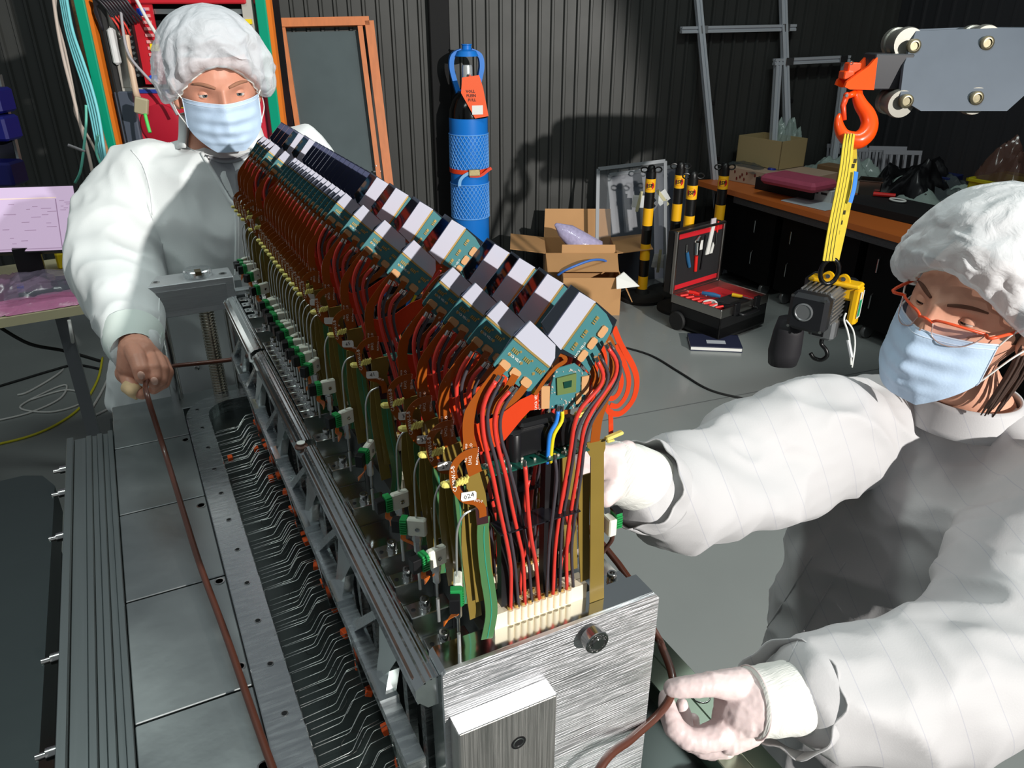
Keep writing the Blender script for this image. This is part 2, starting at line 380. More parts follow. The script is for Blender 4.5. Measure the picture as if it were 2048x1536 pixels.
for q in ([(1083, 773), (1100, 773), (1099, 817), (1083, 818)], [(1164, 754), (1180, 751), (1177, 790), (1163, 789)], [(1153, 788), (1164, 784), (1162, 806), (1152, 809)]): pl('flex_stiffener', q, .0036, .0012, TAN)
# control board
cb = pl('control_board', [(1112, 738), (1150, 727), (1183, 752), (1166, 812), (1132, 820), (1098, 816), (1103, 770)], .0048, .0012, PCB)
ch = pl('chip', [(1114, 757), (1153, 747), (1152, 784), (1115, 791)], .0032, .0016, mat('olive_chip', (92, 112, 60), .5), cb); pl('chip_die', [(1127, 765), (1144, 761), (1143, 774), (1129, 777)], .0024, .0008, mat('chip_die', (20, 60, 50), .2), cb)
b = MB(); rg = random.Random(3)
for i in range(90):
    a, c = rg.uniform(1102, 1172), rg.uniform(738, 816)
    if 1110 < a < 1158 and 745 < c < 795: continue
    o = onY(a, c, .0046); b.box(o, (rg.choice([.0007, .0012]), .0008, rg.choice([.0007, .0012])))
b.build('solder_parts', mat('tinned_parts', (210, 205, 195), .35, .5), cb)
rib('antenna_flex', [(1118, 685), (1108, 697), (1113, 708), (1126, 712), (1131, 722), (1112, 735), (1090, 760), (1070, 790)], .0036, [.0024] * 13 + [.0032] * 16, .0004, AMBER)
# wires
def wire(px, m, r=.00165, Y=YW, name='wire', yend=.0132):
    pts = P(px, Y); n = len(pts)
    for i, p in enumerate(pts):                                          # run back into the connector row
        t = i / (n - 1); yy = Y + (yend - Y) * max(0, t - .55) / .45; pts[i] = onY(px[i][0], px[i][1], yy)
    pts[-1] = pts[-1] + V((0, 0, -.002))
    b = MB(); b.tube(smoothpath(pts, 3), r, 7); o = b.build(name, m, root, 'all')
    d = (pts[1] - pts[0]).normalized(); f = MB(); f.cyl(pts[0] - d * .0045, pts[0] + d * .001, r * .85, 7); f.build('ferrule', STEEL, o, 60)
    return o
wire([(992, 762), (975, 790), (965, 825), (967, 870), (975, 910), (985, 950), (995, 1000), (1008, 1060), (1018, 1110), (1022, 1150), (1021, 1219)], REDW, name='power_wire')
wire([(1001, 765), (985, 795), (975, 828), (978, 870), (990, 915), (998, 952), (1010, 1020), (1022, 1080), (1031, 1140), (1037, 1213)], GREYW, .0014, name='return_wire')
wire([(1019, 783), (1000, 805), (990, 835), (991, 870), (1000, 910), (1012, 955), (1023, 1010), (1036, 1070), (1046, 1120), (1050, 1208)], REDW, name='power_wire')
wire([(1027, 786), (1009, 812), (1000, 842), (1003, 880), (1015, 920), (1022, 950), (1035, 1000), (1048, 1060), (1057, 1120), (1064, 1203)], GREYW, .0014, name='return_wire')
wire([(1050, 932), (1053, 970), (1057, 1030), (1063, 1080), (1072, 1130), (1078, 1197)], REDW, name='power_wire')
wire([(1110, 918), (1113, 960), (1105, 1030), (1098, 1090), (1093, 1192)], GREYW, .0014, name='return_wire')
wire([(1195, 723), (1206, 748), (1200, 772), (1180, 796), (1160, 820), (1148, 852), (1142, 892), (1134, 940), (1120, 1020), (1110, 1100), (1106, 1187)], REDW, name='power_wire')
wire([(1203, 717), (1216, 748), (1208, 778), (1186, 806), (1164, 838), (1152, 872), (1146, 918), (1134, 990), (1123, 1060), (1120, 1182)], GREYW, .0014, name='return_wire')
wire([(1216, 696), (1232, 722), (1230, 752), (1208, 786), (1185, 820), (1168, 856), (1161, 900), (1152, 960), (1142, 1020), (1133, 1100), (1134, 1178)], REDW, name='power_wire')
wire([(1223, 692), (1240, 724), (1236, 760), (1210, 802), (1184, 842), (1169, 890), (1162, 950), (1150, 1030), (1143, 1100), (1147, 1172)], GREYW, .0014, name='return_wire')
wire([(1116, 822), (1112, 845), (1100, 868), (1096, 900), (1094, 922)], BLUEW, .0016, .002, 'signal_wire', .006)
wire([(1124, 822), (1123, 842), (1108, 868), (1103, 895), (1101, 920)], YELW, .0016, .002, 'signal_wire', .006)
for a in (1012, 1040, 1085, 1118): wire([(a + 18, 960), (a + 10, 1010), (a + 22, 1070), (a + 5, 1120), (a, 1185)], random.choice([REDW, GREYW]), .0014, .018, 'inner_wire', .02)
# spreader plates, converter housing, capacitor can
def plate(name, a, b, zoff, m, y0=-.001, y1=.017):
    p, q = onY(*a, 0), onY(*b, 0); z = (p.z + q.z) / 2; mb = MB(); mb.b2((p.x, y0, z), (q.x, y1, z + .0011)); return mb.build(name, m, root)
sp = plate('upper_spreader_board', (978, 955), (1178, 899), 0, PCBG); plate('lower_spreader_board', (1000, 1072), (1160, 1022), 0, mat('black_board', (26, 24, 30), .3, coat=.3))
b = MB(); rg = random.Random(5); q0 = onY(978, 955, 0); q1 = onY(1178, 899, 0)
for i in range(36): b.box((rg.uniform(q0.x + .003, q1.x - .003), rg.uniform(.001, .016), (q0.z + q1.z) / 2 + .0018), (.0018, .0012, .0014))
b.build('solder_parts', mat('tinned_parts', (210, 205, 195), .35, .5), sp)
b = MB(); c = onY(1029, 935, .012); b.lathe([(.0052, 0), (.0052, .023), (.0048, .0235), (.0034, .0235), (.0032, .02)], (c.x, .012, (q0.z + q1.z) / 2), n=16); b.build('capacitor_can', mat('black_can', (20, 20, 22), .35), root, 40)
b = MB(); z = (q0.z + q1.z) / 2; b.b2((q0.x + .022, .009, z + .002), (q1.x - .006, .0185, z + .026), .002); b.b2((q0.x + .03, .008, z + .026), (q1.x - .022, .0185, z + .031), .002); b.build('converter_housing', mat('black_housing', (14, 14, 16), .35), root)
b = MB(); b.b2((q0.x + .016, .014, ZB + .02), (q0.x + .030, .022, z - .001)); b.b2((q1.x - .030, .014, ZB + .02), (q1.x - .016, .022, z - .001)); b.build('carbon_stem', mat('carbon_stem', (18, 16, 18), .4), root)
# olive support legs, taped signal flex, ring flex
pl('support_leg', [(932, 951), (975, 939), (978, 958), (971, 985), (974, 1010), (986, 1150), (985, 1195), (952, 1205), (940, 1080), (934, 985)], .0035, .0012, OLIVE)
rib('support_leg', [(940, 1000), (936, 1090), (944, 1170), (952, 1235)], .008, .0105, .0012, OLIVE)
gf = rib('signal_flex', [(968, 1035), (966, 1070), (970, 1130), (980, 1190), (983, 1230), (974, 1278)], -.0035, [.0095] * 10 + [.0105] * 11, .0008, GREENF)
rib('trace', [(969, 1052), (968, 1080), (972, 1130), (981, 1190), (983, 1230), (975, 1276)], -.0038, .0007, .0003, TURQ, gf)
pl('tape_patch', [(951, 1018), (975, 1014), (977, 1046), (954, 1051)], -.0042, .0006, BROWNT)
lr = pl('support_leg', [(1174, 886), (1211, 878), (1211, 896), (1208, 905), (1208, 1196), (1180, 1206), (1182, 915), (1176, 905)], .0035, .0012, OLIVE)
rib('support_leg', [(1170, 950), (1168, 1060), (1172, 1160)], .012, .0105, .0012, OLIVE)
rg_ = rib('ring_flex', [(956, 902), (932, 908), (912, 926), (906, 950), (913, 980), (930, 999), (952, 1004), (964, 1016), (966, 1034)], -.0048, .0058, .0004, AMBER)
txt('CABBW-S-B', .0042, (908, 958), -.0051, (-.06, 0, 1), rg_)
st = pl('sticker', [(923, 986), (950, 982), (953, 985), (953, 997), (950, 1000), (925, 1003), (922, 1000)], -.0056, .0003, WHITE)
txt('M1U1', .003, (957, 1002), -.0053, (1, 0, -.5), rg_)
def clip(px, Y, n=3):
    o = onY(*px, Y); b = MB()
    for i in range(n): b.box(o + V((.0022 * (i - n / 2 + .5), 0, .0005 * (i % 2))), (.0016, .003, .0065), Matrix.Rotation(.5, 3, 'Y'), .0005)
    b.box(o, (.0022 * n, .002, .003)); return b.build('cable_clip', CLIP, root)
clip((924, 963), -.007, 4); o = onY(893, 969, 0); b = MB(); b.box(o, (.0085, .006, .0045), Matrix.Rotation(.2, 3, 'Y'), .0014); b.box(o + V((.005, 0, .001)), (.006, .003, .002)); b.build('cable_clip', CLIP, root)
o = onY(1228, 871, -.002); b = MB(); b.box(o, (.016, .005, .003), Matrix.Rotation(-.15, 3, 'Y'), .001); b.box(o + V((-.003, 0, -.004)), (.007, .003, .002), None, .0008); b.build('cable_clip', CLIP, root)
# cream connector with two rows of gilded sockets
x0, x1 = onY(990, 1265, .0115).x, onY(1172, 1205, .0115).x; zt = ZB + .0165
b = MB(); b.b2((x0, .0115, ZB + .0005), (x1, .0193, zt)); b.b2((x0 - .001, .0199, ZB + .0005), (x1 + .001, .0275, zt)); cn = b.build('connector_block', CREAM, root)
pins = [x0 + .0145 + i * .0062 for i in range(10)]
for x in pins:
    s_ = MB(); s_.cyl((x, .0120, ZB + .002), (x, .0120, zt), .0028, 10); s_.build('socket_rib', CREAM, cn, 50)
    g = MB(); g.lathe([(.0021, 0), (.0021, .0032), (.0015, .0033), (.0015, .001)], (x, .0132, zt - .0004), n=9); g.build('socket', GOLD, cn, 50)
    g = MB(); g.lathe([(.0021, 0), (.0021, .0032), (.0015, .0033), (.0015, .001)], (x - .004, .0238, zt - .0004), n=9); g.build('socket', GOLD, cn, 50)
# cooling capillary with its fitting
pp = [(960, 1014), (946, 1019), (926, 1032), (915, 1058), (913, 1090), (914, 1150), (915, 1200)]
b = MB(); pts = P(pp, .002); b.tube(smoothpath(pts, 5), .0009, 7); cap_ = b.build('capillary', PIPE, root, 'all')
X0 = pts[-1].x; Y0 = .002; zc = pts[-1].z
b = MB(); b.lathe([(.0012, -.034), (.0012, -.018), (.0032, -.018), (.0032, -.006), (.0042, -.006), (.0042, .001), (.003, .0015), (.003, .0045), (.001, .005)], (X0, Y0, zc + .002), n=6); b.build('pipe_fitting', STEEL, root)
b = MB(); b.cyl((X0, Y0, zc - .034), (X0, Y0, ZB - .004), .0016, 8); b.build('capillary', PIPE, root, 60)
hub = thing('sensor_clamp', '', 'x', (0, 0, 0)); hub.parent = root; hub.location = V((X0, Y0, zc + .018)) - tb
for k in ('label', 'category'):
    if k in hub: del hub[k]
# clamp is a mesh so the tree stays thing > part > sub-part
bpy.data.objects.remove(hub)
b = MB(); b.box((0, 0, 0), (.0165, .0065, .0175), None, .0012); me = b.mesh('sensor_clamp', NYLON)
clampo = bpy.data.objects.new('sensor_clamp', me); col.objects.link(clampo); clampo.parent = root; clampo.location = V((X0 + .0005, Y0 - .001, zc + .014)) - tb
b = MB(); b.lathe([(.0021, 0), (.0021, .0008), (.0013, .0009), (.0013, .0003)], (.001, -.0033, -.001), (0, -1, 0), 10); b.build('screw', STEEL, clampo, local=True)
b = MB(); b.box((-.0115, .001, 0), (.006, .009, .0155), None, .0004)
for i in range(6): b.box((-.0115, -.004, -.0058 + i * .0023), (.0058, .0012, .0012))
b.build('terminal_board', TGREEN, clampo, local=True)
b = MB(); b.box((-.0185, .002, -.001), (.008, .008, .013), None, .0005); b.build('black_plug', BLACK, clampo, local=True)
b = MB(); rg = random.Random(2)
for i in range(5):
    b.tube(smoothpath([(-.013 + i * .0008, .001, -.007), (-.015 + i * .001, .000, -.014), (-.010 + i * .0012, .004, -.021), (-.006, .012, -.030 - i * .001)], 3), .00055, 5)
b.build('sensor_wires', ORANGEW, clampo, 'all', local=True)
o = onY(1219, 1050, .004) - tb; b = MB(); b.box((0, 0, 0), (.0075, .012, .0165), None, .001); rc_ = bpy.data.objects.new('sensor_block', b.mesh('sensor_block', NYLON)); col.objects.link(rc_); rc_.parent = root; rc_.location = o
b = MB(); b.box((.0068, .001, .004), (.006, .010, .015), None, .0004)
for i in range(5): b.box((.0068, -.0045, -.0015 + i * .0025), (.0055, .0012, .0012))
b.build('terminal_board', TGREEN, rc_, local=True); b = MB(); b.box((.0068, .001, .0125), (.007, .009, .002)); b.build('black_plug', BLACK, rc_, local=True)
b = MB(); b.tube(smoothpath([(.003, .001, -.008), (.005, .002, -.018), (.001, .006, -.030), (-.002, .012, -.045)], 4), .002, 6); b.build('sensor_wires', mat('brown_lead', (70, 42, 34), .5), rc_, 'all', local=True)
# foot block with socket screw, left and right
for sx in (-1, 1):
    xo = -.099 if sx < 0 else .060
    b = MB(); b.b2((xo, .0204, 1.302), (xo + .038, .0394, 1.3265), .0008)
    ft = b.build('foot_block', POL, root)
    xb = -.083 if sx < 0 else .083
    b = MB(); b.lathe([(.0056, 0), (.0056, .0006), (.0046, .0007), (.0046, .0085), (.0042, .0092), (.0024, .0092), (.0022, .005)], (xb, .030, 1.3265), n=14); b.build('socket_screw', STEEL, ft, 40)
    b = MB(); b.lathe([(.0022, 0), (.0022, .0004), (.001, .0005)], (xb - .011, .030, 1.3265), n=8); b.build('pin_hole', BLACK, ft)

YS = [0, .045, .09, .135, .227, .311, .385, .452] + [.452 + .0202 * i for i in range(1, 14)] + [.782, .853, .886, .918, .95]
NOTE = {0: '024', 1: '29', 2: '35', 3: '33', 4: '41', 5: '65'}
ORD = ['nearest', 'second', 'third', 'fourth', 'fifth', 'sixth', 'seventh', 'eighth', 'ninth', 'tenth', 'eleventh', 'twelfth', 'thirteenth', 'fourteenth', 'fifteenth', 'sixteenth', 'seventeenth', 'eighteenth', 'nineteenth', 'twentieth', 'twenty-first', 'twenty-second', 'twenty-third', 'twenty-fourth', 'twenty-fifth']
mods = []
for i, Y in enumerate(YS):
    m_ = root if i == 0 else copy_tree(root)
    mods.append(m_)
for i, (m_, Y) in enumerate(zip(mods, YS)):
    m_.location.y = Y
    nm = 'sensor module with amber flexes and red and grey wires, '
    if i == 0: lb = 'nearest sensor module, fully lit, with sticker 024 and its cream wire connector in view'
    elif i in NOTE: lb = nm + ORD[i] + ' from the front, sticker ' + NOTE[i]
    elif i == 25: lb = 'farthest sensor module of the row, in front of the bare-handed person'
    else: lb = nm + ORD[i] + ' from the front'
    tag(m_, lb, 'module', 'sensor modules in a row on the aluminium base')
    for c in m_.children:
        if c.name.startswith('sensor_clamp'): c.rotation_euler.z = {0: 1.15, 2: -.6, 3: .1, 4: .9, 5: .3}.get(i, random.uniform(-.2, .8)); c.location.z += random.uniform(-.004, .004)
        if c.name.startswith('sticker') and i in NOTE:
            o = onY(938, 992.5, -.0057) - tb; text(NOTE[i], .0055, PEN, 'handwriting', c, frame(o, (1, 0, .13), (-.13, 0, 1)), .00005)

# ---- base
base = thing('module_carrier', 'milled aluminium base block with a bearing wheel, carrying the row of sensor modules', 'base', (0, .5, 1.1))
b = MB()
prof = [(-.1015, 1.10), (.105, 1.10), (.105, 1.331), (.1005, 1.3365), (-.098, 1.3365), (-.1015, 1.3335)]
b.prism([(x, -.0125, z) for x, z in prof], (0, .004, 0)); b.build('end_plate_face', ALUX, base)
b = MB(); b.prism([(x, -.0085, z) for x, z in prof], (0, .026, 0))
b.build('end_plate', POL, base)
b = MB(); b.b2((-.056, .0175, 1.27), (.048, 1.0, 1.3364)); b.build('core_bar', mat('dark_core', (70, 72, 70), .35, .9), base)
b = MB(); b.b2((-.114, .017, 1.28), (.112, 1.005, 1.302)); b.build('bed_plate', POL, base)
b = MB(); b.b2((-.1, 1.0, 1.16), (.105, 1.02, 1.336)); b.build('far_end_plate', ALU, base)
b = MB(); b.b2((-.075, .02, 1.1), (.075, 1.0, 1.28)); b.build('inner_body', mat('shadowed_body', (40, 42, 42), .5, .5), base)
def rail(y0, y1, dx=0.):
    b = MB(); pr = [(-.1005, 1.3255), (-.106, 1.3265), (-.112 - dx, 1.3255), (-.117 - dx, 1.322), (-.1215 - dx, 1.3195), (-.1215 - dx, 1.308), (-.112, 1.297), (-.1005, 1.297)]
    b.prism([(x, y0, z) for x, z in pr], (0, y1 - y0, 0)); r_ = b.build('side_rail', POL, base)
    for xx, hh in ((-.1035, 1.3262), (-.109, 1.3264), (-.1145, 1.3240)):
        g = MB(); g.b2((xx, y0, hh - .001), (xx + .0016, y1, hh + .0012)); g.build('rail_ridge', ALU, r_)
    g = MB(); g.ribbon([(-.1195 - dx, y0 + .012, 1.3208), (-.1195 - dx, y1 - .01, 1.3208)], .0022, (0, 0, .0006)); g.build('glue_line', mat('brown_glue_line', (66, 50, 42), .7, var=.5, scale=120), r_)
    return r_
rail(-.004, .40); rail(.415, .72); rail(.73, 1.0, .004)
b = MB(); b.lathe([(.008, 0), (.008, .002), (.0055, .004), (.0055, .006)], (-.1165, .408, 1.322), n=16); bo = b.build('rail_button', mat('brown_button', (96, 62, 50), .5), base, 40)
b = MB(); b.lathe([(.005, 0), (.005, .0008)], (-.1165, .408, 1.328), n=16); b.build('button_cap', WHITE, bo)
# struts under the rail down to a lower longitudinal bar
b = MB(); b.b2((-.135, -.01, 1.238), (-.119, .92, 1.250)); b.build('lower_bar', ALU, base)
for y in (.05, .19, .33, .50, .66, .80):
    b = MB(); b.prism([(-.117, y, 1.306), (-.117, y + .055, 1.306), (-.124, y + .04, 1.28), (-.132, y + .034, 1.25), (-.118, y + .03, 1.12), (-.118, y + .012, 1.12), (-.132, y + .008, 1.25), (-.124, y + .012, 1.28)], (.010, 0, 0))
    s_ = b.build('strut', POL, base)
    b = MB(); b.prism([(-.119, y + .06, 1.298), (-.119, y + .072, 1.298), (-.131, y + .118, 1.25), (-.131, y + .104, 1.25)], (.009, 0, 0)); b.build('diagonal_brace', ALU, base)
    b = MB(); b.b2((-.137, y + .004, 1.250), (-.119, y + .04, 1.258)); b.build('strut_shoulder', POL, s_)
for i in range(18):
    y = .03 + i * .05; b = MB(); b.b2((-.104, y, 1.10), (-.096, y + .012, 1.28)); b.build('fin', ALU, base)
# clamp plate with screws on the front, bearing wheel
b = MB(); b.b2((-.0976, -.0317, 1.10), (-.0085, -.0127, 1.287), .0012); cp = b.build('clamp_plate', ALUV, base)
b = MB(); b.b2((-.0972, -.0313, 1.2866), (-.0089, -.0130, 1.2876)); b.build('plate_top', ALU, cp)
b = MB(); o = onY(1037, 1485, -.0317); b.lathe([(.0052, -.001), (.0052, .0006), (.0042, .0007), (.0036, -.001), (.002, -.001), (.0018, -.003)], o, (0, -1, 0), 16); b.build('socket_screw', STEEL, cp, 40)
b = MB(); b.lathe([(.0068, 0), (.0068, .0004)], o, (0, -1, 0), 20); b.build('counterbore', BLACK, cp)
o = V((-.0976, -.022, 1.212)); b = MB(); b.lathe([(.0026, 0), (.0026, .010), (.005, .010), (.005, .018), (.004, .019)], o, (-1, 0, 0), 14); b.build('grub_screw', STEEL, cp, 40)
o = onY(1196, 1287, -.027); o = V((o.x, -.0125, o.z)); b = MB(); b.lathe([(.0052, 0), (.0052, .016)], o, (0, -1, 0), 20); bw = b.build('bearing_pin', STEEL, base, 40)
b = MB(); b.lathe([(.0105, .004), (.0112, .0046), (.0112, .0135), (.0105, .0142), (.0092, .0142), (.009, .0125), (.0065, .0125), (.0062, .0142), (.0048, .0142)], o, (0, -1, 0), 28); b.build('bearing_wheel', STEEL, bw, 40)
b = MB()
for k in range(8): a = k * pi / 4; b.ball(o + V((.0078 * cos(a), -.0128, .0078 * sin(a))), .0012, 6, 4)
b.build('bearing_balls', STEEL, bw)
# ---- tray
tray = thing('vacuum_tray', 'wide grey aluminium tray with bolted flange and lid panels beneath the detector', 'tray', (0, .5, 0))
SEAM = [-.35, -.15, .065, .285, .501, .718, .941, 1.061]
for a, c in zip(SEAM, SEAM[1:]):
    b = MB(); b.b2((-.352, a + .0016, 1.06), (-.2275, c - .0016, 1.098), .001); b.build('lid_panel', ALUD, tray)
b = MB(); b.b2((-.36, -.35, 1.03), (.243, 1.12, 1.075)); b.build('tray_bottom', mat('tray_bottom', (92, 100, 98), .3, 1, var=.2, scale=8), tray)
b = MB(); b.b2((-.226, -.35, 1.06), (-.185, 1.0, 1.1), .0012); fl_ = b.build('flange_strip', ALU, tray)
b = MB(); b.b2((-.2275, -.35, 1.06), (-.2262, 1.0, 1.096)); b.build('flange_groove', BLACK, fl_)
# curved far end of the flange
b = MB(); arc = [V((-.185 + .0, 1.0, 1.06))]
pts_o = [(-.226, 1.0)] + [(-.136 - .09 * cos(t), 1.0 + .09 * sin(t)) for t in [i * pi / 2 / 8 for i in range(1, 9)]] + [(.19, 1.09)]
pts_i = [(-.185, 1.0)] + [(-.136 - .049 * cos(t), 1.0 + .049 * sin(t)) for t in [i * pi / 2 / 8 for i in range(1, 9)]] + [(.19, 1.049)]
b.ribbon([((p[0] + q[0]) / 2, (p[1] + q[1]) / 2, 1.06) for p, q in zip(pts_o, pts_i)], .041, (0, 0, .04)); b.build('flange_end', ALU, tray)
b = MB(); b.b2((-.352, 1.062, 1.05), (.24, 1.13, 1.094), .001); b.build('lid_panel', ALUD, tray)
for i in range(13):
    y = .065 + i * .0805; b = MB(); b.lathe([(.0042, 0), (.0042, .0006), (.0032, .0007), (.003, .0002)], (-.203, y, 1.1), n=12)
    sc = b.build('flange_screw', STEEL, tray, 40); b = MB(); b.lathe([(.0028, 0), (.0028, .0008)], (-.203, y, 1.1), n=8); b.build('screw_recess', BLACK, sc)
for y in (.95, .72, .52, .35, .2, .05):
    b = MB(); b.lathe([(.007, 0), (.007, .0008), (.005, .001), (.005, -.001)], (-.236, y - .03, 1.098), n=14); b.build('locating_bush', STEEL, tray, 40)
for x0_, x1_, zt_ in ((-.4285, -.418, 1.100), (-.417, -.398, 1.094), (-.3975, -.389, 1.097), (-.3885, -.380, 1.094), (-.3795, -.371, 1.097), (-.3705, -.362, 1.094), (-.3615, -.3535, 1.099)):
    b = MB(); b.b2((x0_, -.35, 1.05), (x1_, 1.02, zt_), .0008); b.build('side_rail', mat('grey_rail', (164, 172, 172), .36, 1, var=.12, scale=4, stretch=(40, 1, 1)), tray)
for y in (.93, .85, .72, .45, .3):
    b = MB(); b.lathe([(.007, 0), (.007, .012), (.004, .012), (.004, .022)], (-.4285, y, 1.085), (-1, 0, 0), 12); b.build('side_bolt', STEEL, tray, 40)
# right half of the tray
b = MB(); b.b2((.186, -.35, 1.06), (.213, 1.05, 1.1), .001); b.build('flange_strip', mat('green_tinted_flange', (150, 166, 150), .3, 1, var=.1, scale=6), tray)
for (a, c) in ((-.35, -.02), (-.017, .22), (.223, .5), (.503, .78), (.783, 1.06)):
    b = MB(); b.b2((.2145, a, 1.06), (.242, c, 1.098), .001); b.build('lid_panel', MATS['green_tinted_flange'], tray)
b = MB(); t_ = []
for k in range(40): a = 2 * pi * k / 40; t_.append(V((.226 + .014 * cos(a), -.02 + .014 * sin(a), 1.0985)))
b.tube(t_, .0009, 6, closed=True); b.build('ring_groove', STEEL, tray, 'all')
b = MB(); t_ = [V((.226 + .010 * cos(2 * pi * k / 30), .04 + .010 * sin(2 * pi * k / 30), 1.0985)) for k in range(30)]; b.tube(t_, .0008, 6, closed=True); b.build('ring_groove', STEEL, tray, 'all')
# thin contact wires between the flange and the black connectors with orange blocks
pinm = MB(); pinm.tube([(-.187, 0, -.006), (-.150, .0005, -.004), (-.146, .001, -.003), (-.133, .009, .009), (-.130, .0105, .011), (-.112, .012, .012)], .00045, 5); pme = pinm.mesh('contact_wire', PIPE, 'all')
loopm = MB(); loopm.tube([(-.142 + .012 * cos(2 * pi * k / 14), .008 + .012 * sin(2 * pi * k / 14), .0 + .006 * cos(2 * pi * k / 14)) for k in range(14)], .0005, 5, closed=True); lme = loopm.mesh('wire_loop', mat('dark_wire', (60, 62, 60), .4, .8), 'all')
obm = MB(); obm.box((0, 0, 0), (.008, .012, .009), None, .0008); ome = obm.mesh('orange_block', mat('orange_block', (226, 84, 20), .5))
bkm = MB(); bkm.box((0, 0, 0), (.012, .034, .022), None, .001); bme = bkm.mesh('black_connector', BLACK)
tl = wloc(tray)
rg = random.Random(9)
for i in range(96):
    o = bpy.data.objects.new('contact_wire', pme); col.objects.link(o); o.parent = tray; o.location = V((0, .06 + i * .0091 + rg.uniform(-.0025, .0025), 1.104 + rg.uniform(-.004, .004))) - tl; o.rotation_euler.z = rg.uniform(-.03, .03)
    o.scale.x = 1; o.location.x += rg.uniform(-.004, .006)
for i in range(17):
    y = .08 + i * .05; oy = rg.uniform(-.006, .006)
    for nm_, me_, xx, zz in (('orange_block', ome, -.112, 1.113), ('black_connector', bme, -.098, 1.104), ('wire_loop', lme, -.006, 1.102)):
        o = bpy.data.objects.new(nm_, me_); col.objects.link(o); o.parent = tray; o.location = V((xx, y + oy + .02, zz)) - tl
        if nm_ == 'orange_block': o.rotation_euler = (rg.uniform(-.3, .3), rg.uniform(-.3, .3), rg.uniform(-.4, .4))
for (x, y) in ((-.173, .818), (-.127, .83), (-.122, .72)):
    o = bpy.data.objects.new('orange_block', ome); col.objects.link(o); o.parent = tray; o.location = V((x, y, 1.098)) - tl
# pedestal under the tray, curved vessel to the left
b = MB(); b.b2((-.34, -.3, .75), (.23, 1.1, 1.03)); b.build('pedestal_body', mat('dark_pedestal', (36, 40, 40), .5, .4), tray)
for x in (-.3, .18):
    for y in (-.2, 1.0): b = MB(); b.b2((x - .04, y - .04, 0), (x + .04, y + .04, .76)); b.build('leg', mat('dark_pedestal', (36, 40, 40), .5, .4), tray)
vs = thing('metal_vessel', 'curved dull metal vessel cover left of the tray', 'vessel', (-.7, .3, 0))
b = MB(); pts = [(-.445 - .62 * t, y) for t, y in ()]
out = [(-.45, -.6), (-.45, .90), (-.47, .945)] + [(-.50 - .40 * sin(t), .60 + .36 * cos(t)) for t in [i * pi / 2 / 14 for i in range(15)]] + [(-.9, -.6)]
b.prism([(x, y, 1.02) for x, y in out], (0, 0, .055)); vo = b.build('cover', mat('vessel_metal', (104, 114, 114), .34, 1, var=.14, scale=4, bump=.1, bscale=30), vs, 50)
b = MB(); b.prism([(-.66 + (x + .66) * .94, .2 + (y - .2) * .94, .3) for x, y in out], (0, 0, .72)); b.build('shell', mat('vessel_shell', (70, 76, 76), .4, .9), vs, 50)
b = MB(); b.b2((-.75, -.1, 0), (-.55, .4, .31)); b.build('foot', BLACK, vs)
# ---- lifting column at the far end
lc = thing('lifting_column', 'aluminium screw jack with threaded rod and two guide posts behind the tray', 'jack', (-.17, 1.1, 1.094))
b = MB(); b.b2((-.247, 1.075, 1.278), (-.092, 1.14, 1.342), .0015); hb = b.build('head_block', mat('scuffed_aluminium', (186, 188, 190), .42, .65, var=.12, scale=8, bump=.3, bscale=9, stretch=(2, 4, 60), rvar=.1), lc)
b = MB(); b.b2((-.232, 1.0735, 1.29), (-.108, 1.0752, 1.33)); b.build('worn_panel', mat('brushed_patch', (164, 166, 168), .5, .6, var=.2, scale=10, stretch=(2, 1, 50)), hb)
b = MB(); b.lathe([(.026, 0), (.026, .012), (.024, .014)], (-.152, 1.108, 1.342), n=30); b.build('slotted_cap', ALU, hb, 40)
b = MB(); b.b2((-.158, 1.08, 1.35), (-.147, 1.1, 1.3575)); b.build('cap_slot', mat('brass_dark', (110, 96, 70), .4, .9), hb)
for x in (-.228, -.108): b = MB(); b.lathe([(.0075, 0), (.0075, .0007), (.005, .0008)], (x, 1.1, 1.342), n=16); sc = b.build('head_screw', STEEL, hb, 40); b = MB(); b.lathe([(.004, 0), (.004, .0012)], (x, 1.1, 1.342), n=6); b.build('screw_recess', BLACK, sc)
th = [];
for i in range(31): z = 1.094 + i * .006; th += [(.0125, z), (.0145, z + .0012), (.0145, z + .0028), (.0118, z + .004)]
b = MB(); b.lathe(th, (-.150, 1.1, 0), n=20); b.build('threaded_rod', mat('thread_steel', (196, 190, 178), .22, 1), lc, 35)
for x in (-.232, -.106): b = MB(); b.cyl((x, 1.115, 1.09), (x, 1.115, 1.285), .0115, 20); b.build('guide_post', STEEL, lc, 40)
b = MB(); b.b2((-.10, 1.085, 1.09), (-.078, 1.12, 1.33)); b.build('slide_rail', ALUD, lc)
# ---- sealing cord held by both people
ringpts = [(-.03, -.075, 1.135), at(1200, 1536, .70)] + [at(1262, 1478, .735), at(1320, 1425, .765), at(1344, 1384, .782), at(1343, 1345, .80), at(1325, 1297, .83), at(1308, 1262, .86)] + \
          [(.195, .2, 1.205), (.2, .6, 1.2), (.17, .9, 1.2), (.06, 1.045, 1.205), (-.05, 1.05, 1.208), onY(485, 715, 1.04), onY(340, 733, 1.0), at(318, 740, 1.30), at(300, 752, 1.27), at(291, 772, 1.245), at(297, 800, 1.22)] + \
          [onZ(330, 905, 1.165), onZ(370, 1035, 1.14), onZ(400, 1130, 1.13), onZ(450, 1265, 1.122), onZ(500, 1410, 1.118), onZ(545, 1536, 1.115), (-.22, .05, 1.114), (-.19, -.05, 1.118)]
b = MB(); b.tube(smoothpath(ringpts, 8, True), .0042, 12, closed=True)
